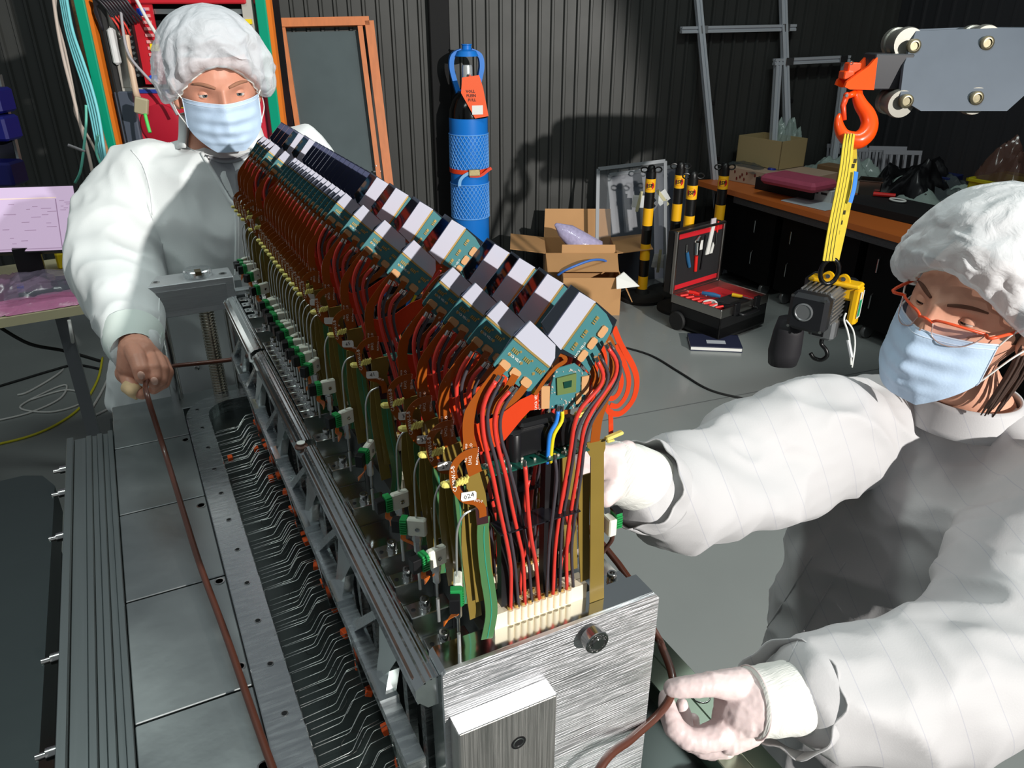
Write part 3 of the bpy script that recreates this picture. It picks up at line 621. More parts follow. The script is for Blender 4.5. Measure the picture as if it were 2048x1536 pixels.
tag(b.build('sealing_cord', mat('brown_rubber_cord', (88, 50, 38), .35, coat=.25, var=.12, scale=40), None, 'all'), 'long brown rubber sealing cord looped round the detector and held by both people', 'cord')
# ------------------------------------------------------------------ back of the hall
WA = math.atan2(WDIR.y, WDIR.x)
def onW(px, py, off=0.):                                                # point on the back wall plane, off in front
    r = ray(px, py); n = WN; p0 = wall_pt(0, off); return CAM + r * ((p0 - CAM).dot(n) / r.dot(n))
UPZ = V((0, 0, 1))
# --- gas cylinder
BLUE = mat('blue_paint', (22, 116, 206), .38)
c = onW(938, 300, .24); cx, cy = c.x, c.y
g = thing('gas_cylinder', 'tall blue gas cylinder with mesh sleeves and orange tag strapped to the wall', 'gas cylinder', (cx, cy, 0))
rc = .127; ztop = onW(938, 195, .24).z
b = MB(); b.lathe([(rc - .01, 0), (rc, .012), (rc, ztop - .12)], (cx, cy, 0), n=40); b.build('body', BLUE, g, 40)
b = MB(); b.lathe([(rc, ztop - .12), (rc * .97, ztop - .07), (rc * .8, ztop - .01), (rc * .5, ztop + .04), (.04, ztop + .055), (.035, ztop + .08)], (cx, cy, 0), n=40); b.build('shoulder', mat('glossy_black', (10, 10, 10), .15), g, 60)
zg = ztop + .05; zt = onW(932, 88, .24).z
M_ = Matrix.Rotation(WA, 3, 'Z')
for s_ in (-1, 1):                                                       # valve guard: two bowed straps and a cap
    b = MB(); pth = [V((s_ * x, 0, z)) for x, z in ((.055, zg - .03), (.085, zg + .07), (.098, zg + .14), (.085, zg + .2), (.03, zt - .04))]
    b.ribbon(smoothpath([M_ @ p + V((cx, cy, 0)) for p in pth], 4), .03, M_ @ V((0, .06, 0))); b.build('guard_strap', BLUE, g)
b = MB(); b.lathe([(.05, zg - .04), (.062, zg - .03), (.062, zg - .005), (.05, zg)], (cx, cy, 0), n=24); b.build('guard_collar', BLUE, g, 40)
b = MB(); b.lathe([(.075, zt - .07), (.06, zt - .04), (.03, zt - .03), (.03, zt - .008), (.034, zt - .005), (.034, zt)], (cx, cy, 0), n=24); b.build('guard_cap', BLUE, g, 40)
b = MB(); b.lathe([(.03, zg), (.034, zg + .02), (.034, zg + .13), (.03, zg + .145)], (cx, cy, 0), n=18); vb = b.build('valve', mat('pale_grey_metal', (206, 210, 210), .3, .5), g, 40)
nf = -(M_ @ V((0, 1, 0))); nf = nf if nf.dot(C0 - V((cx, cy, 0))) > 0 else -nf
for dx, dz, r_, mm in ((.008, .085, .014, 'red'), (-.012, .045, .016, 'gold')):
    b = MB(); o = V((cx, cy, zg + dz)) + nf * .03 + WDIR * dx; b.lathe([(r_, 0), (r_, .018), (r_ * .6, .02), (r_ * .6, .03)], o, nf, 12); b.build('valve_port', STEEL, vb, 40)
    b = MB(); b.lathe([(r_ * .5, .03), (r_ * .45, .034)], o, nf, 12); b.build('port_seal', mat('seal_' + mm, (190, 40, 30) if mm == 'red' else (190, 160, 90), .4), vb)
SLEEVE = mat('blue_mesh_sleeve', (96, 160, 226), .45)
def sleeve(z0, z1):
    b = MB(); n = 30; rows = int((z1 - z0) / .02)
    for sgn in (1, -1):
        for k in range(n):
            path = []
            for i in range(rows + 1):
                t = i / rows; a = 2 * pi * k / n + sgn * t * (z1 - z0) * 5.2; path.append((cx + (rc + .002) * cos(a), cy + (rc + .002) * sin(a), z0 + t * (z1 - z0)))
            b.tube(path, .0028, 4, cap=False)
    for z in (z0, z1): b.tube([(cx + (rc + .003) * cos(2 * pi * k / 40), cy + (rc + .003) * sin(2 * pi * k / 40), z) for k in range(40)], .004, 5, closed=True)
    b.build('mesh_sleeve', SLEEVE, g)
sleeve(onW(938, 345, .24 + rc).z, onW(938, 272, .24 + rc).z); sleeve(onW(938, 440, .24 + rc).z, onW(938, 372, .24 + rc).z)
zs = onW(938, 345, .24 + rc).z; ORS = mat('orange_strap', (222, 62, 24), .5)
b = MB(); b.lathe([(rc + .004, zs - .014), (rc + .007, zs - .014), (rc + .007, zs + .014), (rc + .004, zs + .014)], (cx, cy, 0), n=40); b.build('strap', ORS, g, 40)
b = MB(); b.box(V((cx, cy, zs)) + nf * (rc + .014) + WDIR * .01, (.075, .016, .042), WA, .003); b.build('buckle', mat('brass_buckle', (196, 178, 130), .3, .9), g)
b = MB(); b.ribbon(smoothpath([V((cx, cy, zs)) + nf * (rc + .008) + WDIR * x + UPZ * z for x, z in ((-.02, 0), (-.06, -.02), (-.085, -.05), (-.09, -.085))], 3), .02, nf * .003); b.build('strap_tail', mat('pale_blue_strap', (120, 170, 214), .5), g)
b = MB(); b.ribbon(smoothpath([V((cx, cy, zs)) + nf * (rc + .01) + WDIR * x + UPZ * z for x, z in ((-.02, -.02), (.05, -.022), (.1, .01), (.125, .025))], 3), .018, nf * .003); b.build('strap_tail', ORS, g)
tg = [onW(x, y, .24 + .136) for x, y in ((924, 155), (958, 150), (966, 175), (977, 232), (950, 237), (938, 215), (922, 186))]
b = MB(); b.prism(tg, nf * .003); tg_ = b.build('tag', mat('orange_card', (238, 86, 22), .5), g)
o = onW(943, 215, .24 + .094); b = MB(); b.box(onW(955, 220, .24 + .1405), (.07, .001, .055), WA); b.build('tag_panel', WHITE, tg_)
for i, s_ in enumerate(('VOLL', 'PLEIN', 'FULL')): text(s_, .024, PEN, 'tag_lettering', tg_, frame(onW(941 + i * 1.5, 183 + i * 8.6, .24 + .1405) - V((cx, cy, 0)), WDIR, UPZ), .0004, True)

# --- wooden framed window leaning on the wall
WOOD = mat('orange_pine', (196, 112, 58), .45, var=.22, scale=8, stretch=(6, 6, 1), bump=.1)
w0, w1, w2, w3 = onW(545, 48, .10), onW(738, 44, .10), onW(778, 372, .30), onW(600, 372, .30)
wf = thing('framed_window', 'orange wooden window frame with grey glass leaning against the dark wall', 'window', (w3 + w2) / 2 * 1.0)
dn0 = (w3 - w0).normalized(); dn1 = (w2 - w1).normalized(); hd = (w1 - w0).normalized(); nn = hd.cross(dn1).normalized(); nn = nn if nn.dot(CAM - w0) > 0 else -nn
Hh = 1.75
wf.location = w0 + dn1 * Hh + hd * .3; wf.location.z = max(0, wf.location.z)
def bar(name, a, c_, w_, th, m, par):
    t = (c_ - a).normalized(); sd = nn.cross(t).normalized() * w_ / 2; b = MB(); b.prism([a - sd, c_ - sd, c_ + sd, a + sd], nn * th); return b.build(name, m, par)
Wd = (w1 - w0).length
bar('top_rail', w0 - dn1 * .0, w1, .05, .045, WOOD, wf)
for k, off_ in enumerate((0.0, Wd)):
    a = w0 + hd * off_; bar('stile', a, a + dn1 * Hh, .055, .045, WOOD, wf)
    a2 = a + hd * (.06 if k == 0 else -.06); bar('inner_bead', a2 + dn1 * .03, a2 + dn1 * Hh, .03, .055, WOOD, wf)
bar('bottom_rail', w0 + dn1 * Hh, w0 + hd * Wd + dn1 * Hh, .07, .045, WOOD, wf)
b = MB(); a = w0 + hd * .07 + dn1 * .05; b.prism([a, a + hd * (Wd - .14), a + hd * (Wd - .14) + dn1 * (Hh - .1), a + dn1 * (Hh - .1)], nn * .006); b.build('glass_pane', mat('dusty_grey_glass', (86, 96, 98), .12, .1, var=.15, scale=6), wf)
o = onW(753, 343, .32); b = MB(); b.cyl(o - hd * .02, o + hd * .02, .008, 10); b.cyl(o - UPZ * .02, o + UPZ * .03, .006, 10); b.ball(o + UPZ * .035, .01); b.ball(o + hd * .025, .009); b.build('window_catch', STEEL, wf, 40)

# --- cardboard boxes
CARD = mat('brown_cardboard', (186, 140, 92), .75, var=.1, scale=6, bump=.1, bscale=60)
CARDD = mat('brown_cardboard_inside', (150, 108, 68), .8)
def carton(label, c_, sx, sy, h, rz, flaps, name='cardboard_box'):
    t = thing(name, label, 'box', c_, 'cardboard boxes by the back wall', rz); w_ = .006
    for i, (px, py, lx, ly) in enumerate(((0, -sy / 2, sx, w_), (0, sy / 2, sx, w_), (-sx / 2, 0, w_, sy), (sx / 2, 0, w_, sy))):
        b = MB(); b.box((px, py, h / 2), (lx, ly, h)); b.build('side_panel', CARD, t, local=True)
    b = MB(); b.box((0, 0, .004), (sx - .012, sy - .012, .006)); b.build('bottom_panel', CARDD, t, local=True)
    for i, ang in enumerate(flaps):
        if ang is None: continue
        px, py, lx, d = ((0, -sy / 2, sx, V((0, -1, 0))), (0, sy / 2, sx, V((0, 1, 0))), (-sx / 2, 0, sy, V((-1, 0, 0))), (sx / 2, 0, sy, V((1, 0, 0))))[i]
        dd = d * cos(ang) + UPZ * sin(ang); ax = V((d.y, -d.x, 0)) * lx / 2; o = V((px, py, h)); L_ = (sy if i < 2 else sx) * .5
        b = MB(); nrm = dd.cross(ax).normalized() * .005; b.prism([o - ax, o + ax, o + ax * .97 + dd * L_, o - ax * .97 + dd * L_], nrm); b.build('flap', CARD, t, local=True)
    return t
c1 = V((2.51, 4.03, 0)); ct = carton('open brown cardboard box with raised flap and bubble wrap inside, at the wall', c1, .48, .40, .335, R(-27), (-.35, 1.25, .12, .12))
c2 = V((2.40, 3.70, 0)); cu = carton('lower brown cardboard box in front, holding cables and paper', c2, .37, .28, .255, R(-27), (None, 1.0, None, -1.1))
o = V((c1.x - .02, c1.y - .06, .28)); b = MB(); b.loft([(o + V((-.16, .08, .22)), (.01, 0, .01), (0, .01, 0)), (o + V((-.1, .05, .17)), (.05, 0, .03), (0, .04, 0)), (o + V((-.02, 0, .10)), (.07, 0, .05), (0, .06, 0)), (o + V((.06, -.03, .05)), (.07, 0, .05), (0, .07, 0)), (o + V((.11, -.05, .03)), (.03, 0, .03), (0, .04, 0))], 14)
for i, v in enumerate(b.v): v += V((noise.noise(v * 30), noise.noise(v * 30 + V((5, 0, 0))), noise.noise(v * 30 + V((0, 7, 0))))) * .012
tag(b.build('bubble_wrap_roll', mat('clear_purple_wrap', (172, 164, 196), .15, spec=1, var=.3, scale=50, bump=.6, bscale=90), None, 60), 'crumpled clear plastic bag sticking out of the open cardboard box', 'plastic bag')
o = V((c2.x - .02, c2.y, .225)); b = MB(); b.tube(smoothpath([o + V(q) for q in ((-.2, .05, .02), (-.15, 0, .07), (0, -.02, .11), (.12, 0, .09), (.2, .04, .03))], 5), .008, 8); tag(b.build('blue_hose', mat('blue_hose', (60, 110, 190), .4), None, 'all'), 'thin blue hose curling out of the lower cardboard box', 'hose')
o = onZ(1252, 575, .2); b = MB(); b.prism([o + V(q) for q in ((-.07, 0, .0), (.09, -.02, .0), (.02, .06, .08), (-.05, .04, .06))], (0, .004, .004)); tag(b.build('paper_sheet', WHITE), 'white folded paper sheet poking out behind the lower cardboard box', 'paper')
# --- clear framed panels leaning on the wall
GLASSF = mat('grey_panel', (64, 70, 82), .38, 0., var=.08, scale=4)
def leaning(name, label, cat, q, m, framem, th=.012):
    t = thing(name, label, cat, (q[2] + q[3]) / 2); t.location.z = 0
    n_ = (q[1] - q[0]).cross(q[3] - q[0]).normalized(); n_ = n_ if n_.dot(CAM - q[0]) > 0 else -n_
    b = MB(); b.prism(q, n_ * th * .4); b.build('sheet', m, t)
    for i in range(4):
        a, c_ = q[i], q[(i + 1) % 4]; tt = (c_ - a).normalized(); sd = n_.cross(tt) * .012; b = MB(); b.prism([a - sd, c_ - sd, c_ + sd, a + sd], n_ * th); b.build('frame_bar', framem, t)
    return t, n_
q = [onW(1218, 350, .12), onW(1372, 330, .12), onW(1376, 600, .34), onW(1210, 560, .34)]
pt_, pn_ = leaning('panel_screen', 'large grey translucent panel in a thin metal frame leaning at the wall behind striped posts', 'panel', q, GLASSF, mat('dull_frame', (104, 108, 112), .5, .3))
q2 = [onW(1196, 338, .3), onW(1330, 322, .3), onW(1330, 600, .5), onW(1192, 560, .5)]
leaning('clear_screen', 'clear acrylic sheet with thin bright edges in front of the grey panel', 'panel', q2, film('clear_acrylic', (110, 118, 126), .10, .4), mat('acrylic_edge', (120, 124, 128), .5, .1), .008)
TAPE = mat('pale_masking_tape', (196, 190, 150), .6)
for i, (x, y, w_, h_, rt) in enumerate(((1278, 403, .10, .085, .1), (1325, 395, .09, .085, -.6), (1318, 522, .1, .1, .15))):
    o = onW(x, y, .36 if i < 2 else .44); b = MB(); Mx = Matrix.Rotation(WA, 3, 'Z') @ Matrix.Rotation(rt, 3, 'Y'); b.box(o, (w_, .002, h_), Mx); s_ = tag(b.build('paper_note', mat('note_paper', (214, 216, 214), .7)), ['white paper note taped upright on the grey panel', 'white paper note taped at a tilt between the striped posts', 'white paper note taped low behind the striped posts'][i], 'paper', 'paper notes taped to the panels')
    b = MB(); b.box(o + nf * .003, (.022, .001, h_ * 1.7), Matrix.Rotation(WA, 3, 'Z') @ Matrix.Rotation(rt + (.1 if i == 0 else -.1), 3, 'Y')); b.build('tape_strip', TAPE, s_)
# --- striped barrier posts
PY = mat('post_yellow', (240, 178, 20), .42); PK = mat('post_black', (14, 14, 14), .38)
def post(label, px, py, topy, lean=0., bands=None):
    o = onZ(px, py, 0); d = (o - C0).length; t = thing('barrier_post', label, 'post', (o.x, o.y, 0), 'striped barrier posts')
    r0 = .033; Hp = .89
    b = MB(); b.lathe([(.155, 0), (.155, .02), (.13, .03), (.05, .045), (.042, .075)], (0, 0, 0), n=28); b.build('rubber_foot', RUBBER, t, 40, local=True)
    k = [(.075, .17, 0), (.17, .30, 1), (.30, .40, 0), (.40, .51, 1), (.51, .61, 0), (.61, .72, 1), (.72, .80, 1)] if False else [(.075, .165, 1), (.165, .28, 0), (.28, .39, 1), (.39, .515, 0), (.515, .63, 1), (.63, .735, 0), (.735, .82, 1), (.82, .865, 0)]
    for a, c_, y in k: b = MB(); b.lathe([(r0 + (.0006 if y else 0), a), (r0 + (.0006 if y else 0), c_)], n=20); b.build('yellow_band' if y else 'black_band', PY if y else PK, t, 40, local=True)
    b = MB(); b.lathe([(r0 * .8, .86), (r0 * .8, .885), (r0 * .6, .9), (.012, .905)], n=18)
    for s_ in (-1, 1): b.tube([(s_ * (.045 + .022 * cos(2 * pi * j / 12)) * RIGHT.x, s_ * (.045 + .022 * cos(2 * pi * j / 12)) * RIGHT.y, .875 + .016 * sin(2 * pi * j / 12)) for j in range(12)], .005, 6, closed=True)
    b.build('cap', PK, t, 40, local=True)
    tn = (CAM - o); tn.z = 0; tn.normalize(); tr = V((-tn.y, tn.x, 0))
    b = MB(); pts = []
    for j in range(18): a = 2 * pi * j / 18; ph = .85 * cos(a); pts.append((tn * cos(ph) + tr * sin(ph)) * (r0 + .0016) + UPZ * (.778 + .026 * sin(a)))
    b.add(pts, [tuple(range(18))]); lg = b.build('logo_oval', mat('logo_red', (196, 24, 24), .5), t, local=True)
    text('JSP', .034, PEN, 'logo_letters', lg, frame(tn * (r0 + .002) + UPZ * .778, tr, UPZ), .0006, True)
    return t
post('black and yellow striped post standing beside the cardboard boxes', 1283, 597, 335)
post('black and yellow striped post just behind the lid of the tool case', 1360, 618, 355)
post('black and yellow striped post standing farthest back, against the clear screen', 1338, 585, 325)
post('black and yellow striped post standing close to the bench end', 1420, 588, 350)
# --- tool case
cc = onZ(1475, 650, 0); tc = thing('tool_case', 'open black tool case with aluminium rim and red lined lid on the floor', 'tool case', (2.94, 3.05, 0), None, R(-78))
W_, D_, H_ = .38, .46, .16
m_case = mat('black_case', (17, 17, 18), .45); RIM = mat('case_rim', (186, 180, 174), .28, 1); REDL = mat('red_lining', (196, 30, 40), .5); FELT = mat('black_felt', (24, 24, 26), .85)
# open tray: walls and floor
for q in ((( -W_/2, -D_/2, .03), (W_/2, -D_/2 + .012, H_)), ((-W_/2, D_/2 - .012, .03), (W_/2, D_/2, H_)), ((-W_/2, -D_/2, .03), (-W_/2 + .012, D_/2, H_)), ((W_/2 - .012, -D_/2, .03), (W_/2, D_/2, H_)), ((-W_/2, -D_/2, .02), (W_/2, D_/2, .10))):
    b = MB(); b.b2(*q, bev=.004); b.build('shell_panel', m_case, tc, local=True)
for q in (((-W_/2 - .002, -D_/2 - .002, H_), (W_/2 + .002, -D_/2 + .012, H_ + .055)), ((-W_/2 - .002, D_/2 - .012, H_), (W_/2 + .002, D_/2 + .002, H_ + .055)), ((-W_/2 - .002, -D_/2, H_), (-W_/2 + .012, D_/2, H_ + .055)), ((W_/2 - .012, -D_/2, H_), (W_/2 + .002, D_/2, H_ + .055))):
    b = MB(); b.b2(*q, bev=.003); b.build('rim', RIM, tc, local=True)
b = MB(); b.b2((-W_/2 + .012, -D_/2 + .012, H_ - .02), (W_/2 - .012, D_/2 - .012, H_ + .01)); b.build('tool_pallet', REDL, tc, local=True)
b = MB(); b.b2((-.02, -.10, H_ + .01), (W_/2 - .03, .15, H_ + .018)); b.build('pallet_pad', FELT, tc, local=True)
# lid: hinged on the left end (-X in the case frame), upright
LX = -W_ / 2 - .005; LH = .39; z0 = H_ + .05
b = MB(); b.b2((LX - .07, -D_/2, z0), (LX - .012, D_/2, z0 + LH), .008); b.build('lid_shell', m_case, tc, local=True)
for q in (((LX - .014, -D_/2 - .003, z0), (LX + .012, -D_/2 + .016, z0 + LH)), ((LX - .014, D_/2 - .016, z0), (LX + .012, D_/2 + .003, z0 + LH)), ((LX - .014, -D_/2, z0 + LH - .016), (LX + .012, D_/2, z0 + LH + .003)), ((LX - .014, -D_/2, z0 - .003), (LX + .012, D_/2, z0 + .016))):
    b = MB(); b.b2(*q, bev=.004); b.build('lid_rim', RIM, tc, local=True)
for q in (((LX - .008, -D_/2 + .02, z0 + LH - .05), (LX + .002, D_/2 - .02, z0 + LH - .02)), ((LX - .008, -D_/2 + .02, z0 + .02), (LX + .002, D_/2 - .02, z0 + .05))):
    b = MB(); b.b2(*q, bev=.003); b.build('lid_lining', REDL, tc, local=True)
b = MB(); b.b2((LX - .012, -D_/2 + .016, z0 + .016), (LX - .004, D_/2 - .016, z0 + LH - .016)); b.build('tool_board', FELT, tc, local=True)
b = MB(); b.b2((LX - .004, -.045, z0 + LH - .09), (LX - .003, .0, z0 + LH - .08)); b.build('board_mark', INK, tc, local=True)
b = MB(); b.tube(smoothpath([(W_/2 + .005, -.08, .17), (W_/2 + .045, -.075, .165), (W_/2 + .045, .075, .165), (W_/2 + .005, .08, .17)], 4), .01, 8); b.build('handle', BLACK, tc, 'all', local=True)
for y in (-.1, .1): b = MB(); b.b2((W_/2, y - .025, .16), (W_/2 + .02, y + .025, .235), .003); b.build('latch', BLACK, tc, local=True)
for x in (-W_ / 2 + .07,):
    for y in (-D_ / 2 - .012, D_ / 2 + .012): b = MB(); b.lathe([(.055, -.012), (.06, -.006), (.06, .006), (.055, .012)], (x, y, .061), (0, 1, 0), 22); b.build('wheel', RUBBER, tc, 40, local=True)
for x in (W_ / 2 - .05,): b = MB(); b.b2((x - .03, -.15, 0), (x + .03, .15, .022)); b.build('foot_bar', BLACK, tc, local=True)
def tool(name, label, cat, fn, m, sub=()):
    b = MB(); fn(b); Mw = Matrix.Translation(tc.location) @ Matrix.Rotation(R(-78), 4, 'Z'); b.v = [Mw @ v for v in b.v]; o = tag(b.build(name, m, None, 50), label, cat, 'tools in the open tool case')
    for n2, f2, m2 in sub: s_ = MB(); f2(s_); s_.v = [Mw @ v for v in s_.v]; s_.build(n2, m2, o, 50)
    return o
REDH = mat('red_grip', (216, 36, 30), .4); TEALH = mat('blue_grip', (40, 96, 140), .4)
lx = LX + .004
tool('pliers', 'blue handled pliers tucked in the tool case lid', 'pliers', lambda b: b.tube([(lx, -.13, z0 + .30), (lx, -.125, z0 + .25)], [.004, .008], 8), STEEL, [('grip', lambda b: b.tube([(lx, -.122, z0 + .25), (lx, -.105, z0 + .20), (lx, -.085, z0 + .15)], [.011, .013, .011], 8), TEALH)])
tool('plier_wrench', 'red handled plier wrench hanging in the middle of the tool case lid', 'pliers', lambda b: (b.tube([(lx, -.03, z0 + .22), (lx, -.035, z0 + .30)], [.018, .022], 10), b.tube([(lx, -.035, z0 + .30), (lx, -.01, z0 + .33)], [.024, .012], 10)), STEEL, [('grip', lambda b: b.tube([(lx, -.028, z0 + .21), (lx, -.022, z0 + .11)], [.012, .011], 8), REDH)])
tool('tool_insert', 'small white card in the tool case lid', 'card', lambda b: b.b2((lx - .006, .0, z0 + .24), (lx - .003, .03, z0 + .30)), WHITE)
tool('saw_handle', 'white flat handled saw in the right half of the tool case lid', 'saw', lambda b: b.prism([(lx - .004, .062, z0 + .20), (lx - .004, .095, z0 + .20), (lx - .004, .125, z0 + .38), (lx - .004, .095, z0 + .38)], (.008, 0, 0)), WHITE, [('saw_label', lambda b: b.b2((lx - .004, .085, z0 + .392), (lx + .004, .128, z0 + .425)), mat('grey_label', (200, 190, 194), .5))])
tool('scraper', 'small white pointed blade beside the saw in the tool case lid', 'blade', lambda b: b.prism([(lx - .004, .105, z0 + .20), (lx - .004, .13, z0 + .20), (lx - .004, .14, z0 + .25), (lx - .004, .128, z0 + .27)], (.006, 0, 0)), WHITE)
tool('screwdriver', 'thin dark screwdriver upright in the tool case lid', 'screwdriver', lambda b: b.tube([(lx, .03, z0 + .11), (lx, .045, z0 + .33)], .004, 8), mat('dark_steel', (70, 72, 76), .3, 1))
tool('screwdriver', 'small red handled screwdriver at the right edge of the tool case lid', 'screwdriver', lambda b: b.tube([(lx, .155, z0 + .33), (lx, .155, z0 + .40)], .006, 8), REDH, [('tip', lambda b: b.tube([(lx, .155, z0 + .33), (lx, .158, z0 + .25)], .004, 8), STEEL)])
zp = H_ + .022
tool('pliers', 'red handled pliers lying in the tool case near the hinge', 'pliers', lambda b: b.tube([(-.21, -.08, zp + .01), (-.15, -.06, zp + .012), (-.12, -.05, zp + .01)], [.014, .014, .01], 8), REDH)
tool('pliers', 'blue handled pliers lying in the middle of the tool case', 'pliers', lambda b: b.tube([(-.12, -.02, zp + .012), (-.05, 0, zp + .014), (-.01, .02, zp + .01)], [.012, .016, .01], 8), TEALH)
tool('screwdriver', 'yellow handled screwdriver lying in the tool case', 'screwdriver', lambda b: b.tube([(.02, .10, zp + .012), (.08, .12, zp + .012)], [.013, .011], 8), mat('yellow_grip', (224, 178, 30), .4), [('tip', lambda b: b.tube([(.08, .12, zp + .012), (.16, .14, zp + .008)], .003, 6), STEEL)])
tool('tape_roll', 'white tape roll lying at the front of the open tool case', 'tape roll', lambda b: b.lathe([(.045, 0), (.045, .022), (.034, .022), (.034, 0.001)], (.03, -.13, zp - .01), (.1, -.25, 1), 24), WHITE)
for i in range(7):
    x = -.18 + i * .045; tool('screwdriver', 'red handled screwdriver, one of the row lying in the tool case pallet', 'screwdriver', lambda b: b.tube([(x, -.16, zp + .006), (x + .02, -.11, zp + .008)], [.008, .009], 7), REDH, [('tip', lambda b: b.tube([(x + .02, -.11, zp + .008), (x + .05, -.02, zp + .002)], .0025, 5), STEEL)])
# --- booklet on the floor
o = onZ(1428, 690, 0); bk = thing('manual', 'thick dark blue manual lying on the grey floor', 'book', (o.x, o.y, 0), None, R(-33)); b = MB(); b.b2((-.15, -.1, .024), (.15, .1, .03), .001); b.b2((-.15, -.1, .0), (.15, .1, .005), .001); b.b2((-.15, .094, .0), (.15, .1, .03)); b.build('cover', mat('navy_cover', (36, 40, 62), .45), bk, local=True)
b = MB(); b.b2((-.146, -.097, .005), (.146, .094, .024)); b.build('pages', WHITE, bk, local=True); b = MB(); b.b2((-.05, -.05, .0300), (.06, .0, .0306)); b.build('cover_label', mat('grey_label2', (180, 184, 190), .5), bk, local=True)
# --- bench
ZBN = .69; f0 = onZ(1390, 360, ZBN); XB = f0.x
bn = thing('work_bench', 'long black work bench with orange wooden top along the right wall', 'bench', (XB + .45, 2.2, 0))
b = MB(); b.prism([(XB, .2, ZBN - .035), (XB + 1.42, .2, ZBN - .035), (XB + 1.42, f0.y - .37, ZBN - .035), (XB, f0.y, ZBN - .035)], (0, 0, .035)); b.build('bench_top', mat('orange_bench_wood', (196, 104, 44), .4, var=.15, scale=5, stretch=(1, .2, 1)), bn)
b = MB(); b.b2((XB + .02, .2, ZBN - .085), (XB + 1.38, f0.y - .4, ZBN - .036)); b.build('apron', mat('speckled_apron', (66, 66, 68), .6, var=.5, scale=150), bn)
DK = mat('bench_black', (5, 5, 6), .65, spec=.2)
for i in range(5):
    y1_ = f0.y - .12 - i * .68; b = MB(); b.b2((XB + .10, y1_ - .62, .09), (XB + .9, y1_, ZBN - .086)); cab = b.build('drawer_unit', DK, bn)
    for z_ in (.2, .42):
        for k in (0, 1): b = MB(); b.tube([(XB + .096, y1_ - .1 - k * .35, z_), (XB + .082, y1_ - .1 - k * .35, z_ + .01), (XB + .082, y1_ - .1 - k * .35, z_ + .09), (XB + .096, y1_ - .1 - k * .35, z_ + .1)], .004, 6); b.build('pull_handle', STEEL, cab)
    for yy in (y1_ - .55, y1_ - .07):
        b = MB(); b.lathe([(.04, -.014), (.045, -.008), (.045, .008), (.04, .014)], (XB + .15, yy, .045), (0, 1, 0), 18); b.build('castor', mat('castor_grey', (120, 120, 120), .35, .5), cab, 40)
# --- things on the bench
def onB(px, py, h=0., mar=.25):
    p = onZ(px, py, ZBN + h)
    if p.x > 4.85 - mar: p = onX(px, py, 4.85 - mar); p.z = ZBN + h
    p.y = min(p.y, 4.25 - mar - (p.x - 3.5) * .261); return p
def bbox(name, label, cat, px, py, size, rz, m, h0=0., group='things lying on the work bench', bev=.003):
    o = onB(px, py, h0, size[1] / 2 + .14); b = MB(); b.box(o + V((0, 0, size[2] / 2)), size, R(rz), bev); return tag(b.build(name, m), label, cat, group)
cb1 = onB(1470, 352)
def printed(o, m, n=14, sd=1):
    rgx = random.Random(sd); b = MB(); me = o.data; xs = [v.co for v in me.vertices]; x0_ = min(v.x for v in xs); y0_ = min(v.y for v in xs); x1_ = max(v.x for v in xs); y1_ = max(v.y for v in xs); z1_ = max(v.z for v in xs)
    return o
bx_ = bbox('carton', 'long cardboard carton with red print lying at the bench end', 'box', 1500, 352, (.42, .62, .10), 10, mat('pale_carton', (176, 152, 130), .7, var=.1, scale=6))
rgx = random.Random(4)
for i in range(16):
    o = wloc(bx_) + Matrix.Rotation(R(10), 3, 'Z') @ V((-.2115, rgx.uniform(-.28, .28), .025 + .03 * (i % 2) + rgx.uniform(0, .02))); b = MB(); b.lathe([(.011, 0), (.011, .001)], o, (-1, .17, 0), 8); b.build('print_dot', mat('red_print', (120, 40, 34), .6), bx_)
t = thing('open_carton', 'small open khaki carton standing on the long carton', 'box', onB(1495, 318, .105, .27), 'things lying on the work bench', R(8)); KH = mat('khaki_card', (168, 148, 106), .75)
for q in (((-.14, -.19, 0), (.14, -.185, .19)), ((-.14, .185, 0), (.14, .19, .19)), ((-.14, -.19, 0), (-.135, .19, .19)), ((.135, -.19, 0), (.14, .19, .19)), ((-.13, -.18, 0), (.13, .18, .004))): b = MB(); b.b2(*q); b.build('side_panel', KH, t, local=True)
BAG = film('clear_plastic_bag', (168, 186, 178), .62, .18); BAGD = film('dark_plastic_bag', (70, 78, 80), .6, .15)
def bag(label, px, py, sx, sy, h, seed, m, h0=0., name='plastic_bag'):
    o = onB(px, py, h0, sy / 2 + .10); b = MB(); rgb = random.Random(seed); s0 = V((rgb.uniform(0, 50), rgb.uniform(0, 50), 0))
    def f(u, v):
        x = (u - .5) * 2; y = (v - .5) * 2; r_ = max(abs(x), abs(y)); z = max(0, 1 - r_ ** 2.2) * h * (.65 + .7 * noise.noise(V((x * 2, y * 2, 0)) + s0)) + abs(noise.noise(V((x * 4, y * 4, 3)) + s0)) * h * .22 * max(0, 1 - r_ ** 6)
        wob = 1 + .2 * noise.noise(V((x * 1.5, y * 1.5, 9)) + s0); return o + V((x * sx / 2 * wob, y * sy / 2 * wob, max(.002, z)))
    b.grid(f, 26, 26); return tag(b.build(name, m, None, 40), label, 'plastic bag', 'clear plastic bags piled on the work bench')
bag('pointed clear plastic bag standing in the small khaki carton', 1488, 268, .16, .16, .22, 1, BAG, .24)
bag('pale clear plastic bag heaped beside the khaki carton', 1555, 320, .42, .5, .20, 2, BAG)
bag('flat clear plastic bag behind the pink foam pack', 1600, 330, .45, .5, .14, 3, BAG)
bag('bunched clear plastic bag behind the yellow lifting sling', 1670, 335, .4, .4, .16, 4, BAG)
bag('flat grey plastic bag lying on the bench end carton', 1425, 318, .3, .35, .06, 5, BAGD, .08)
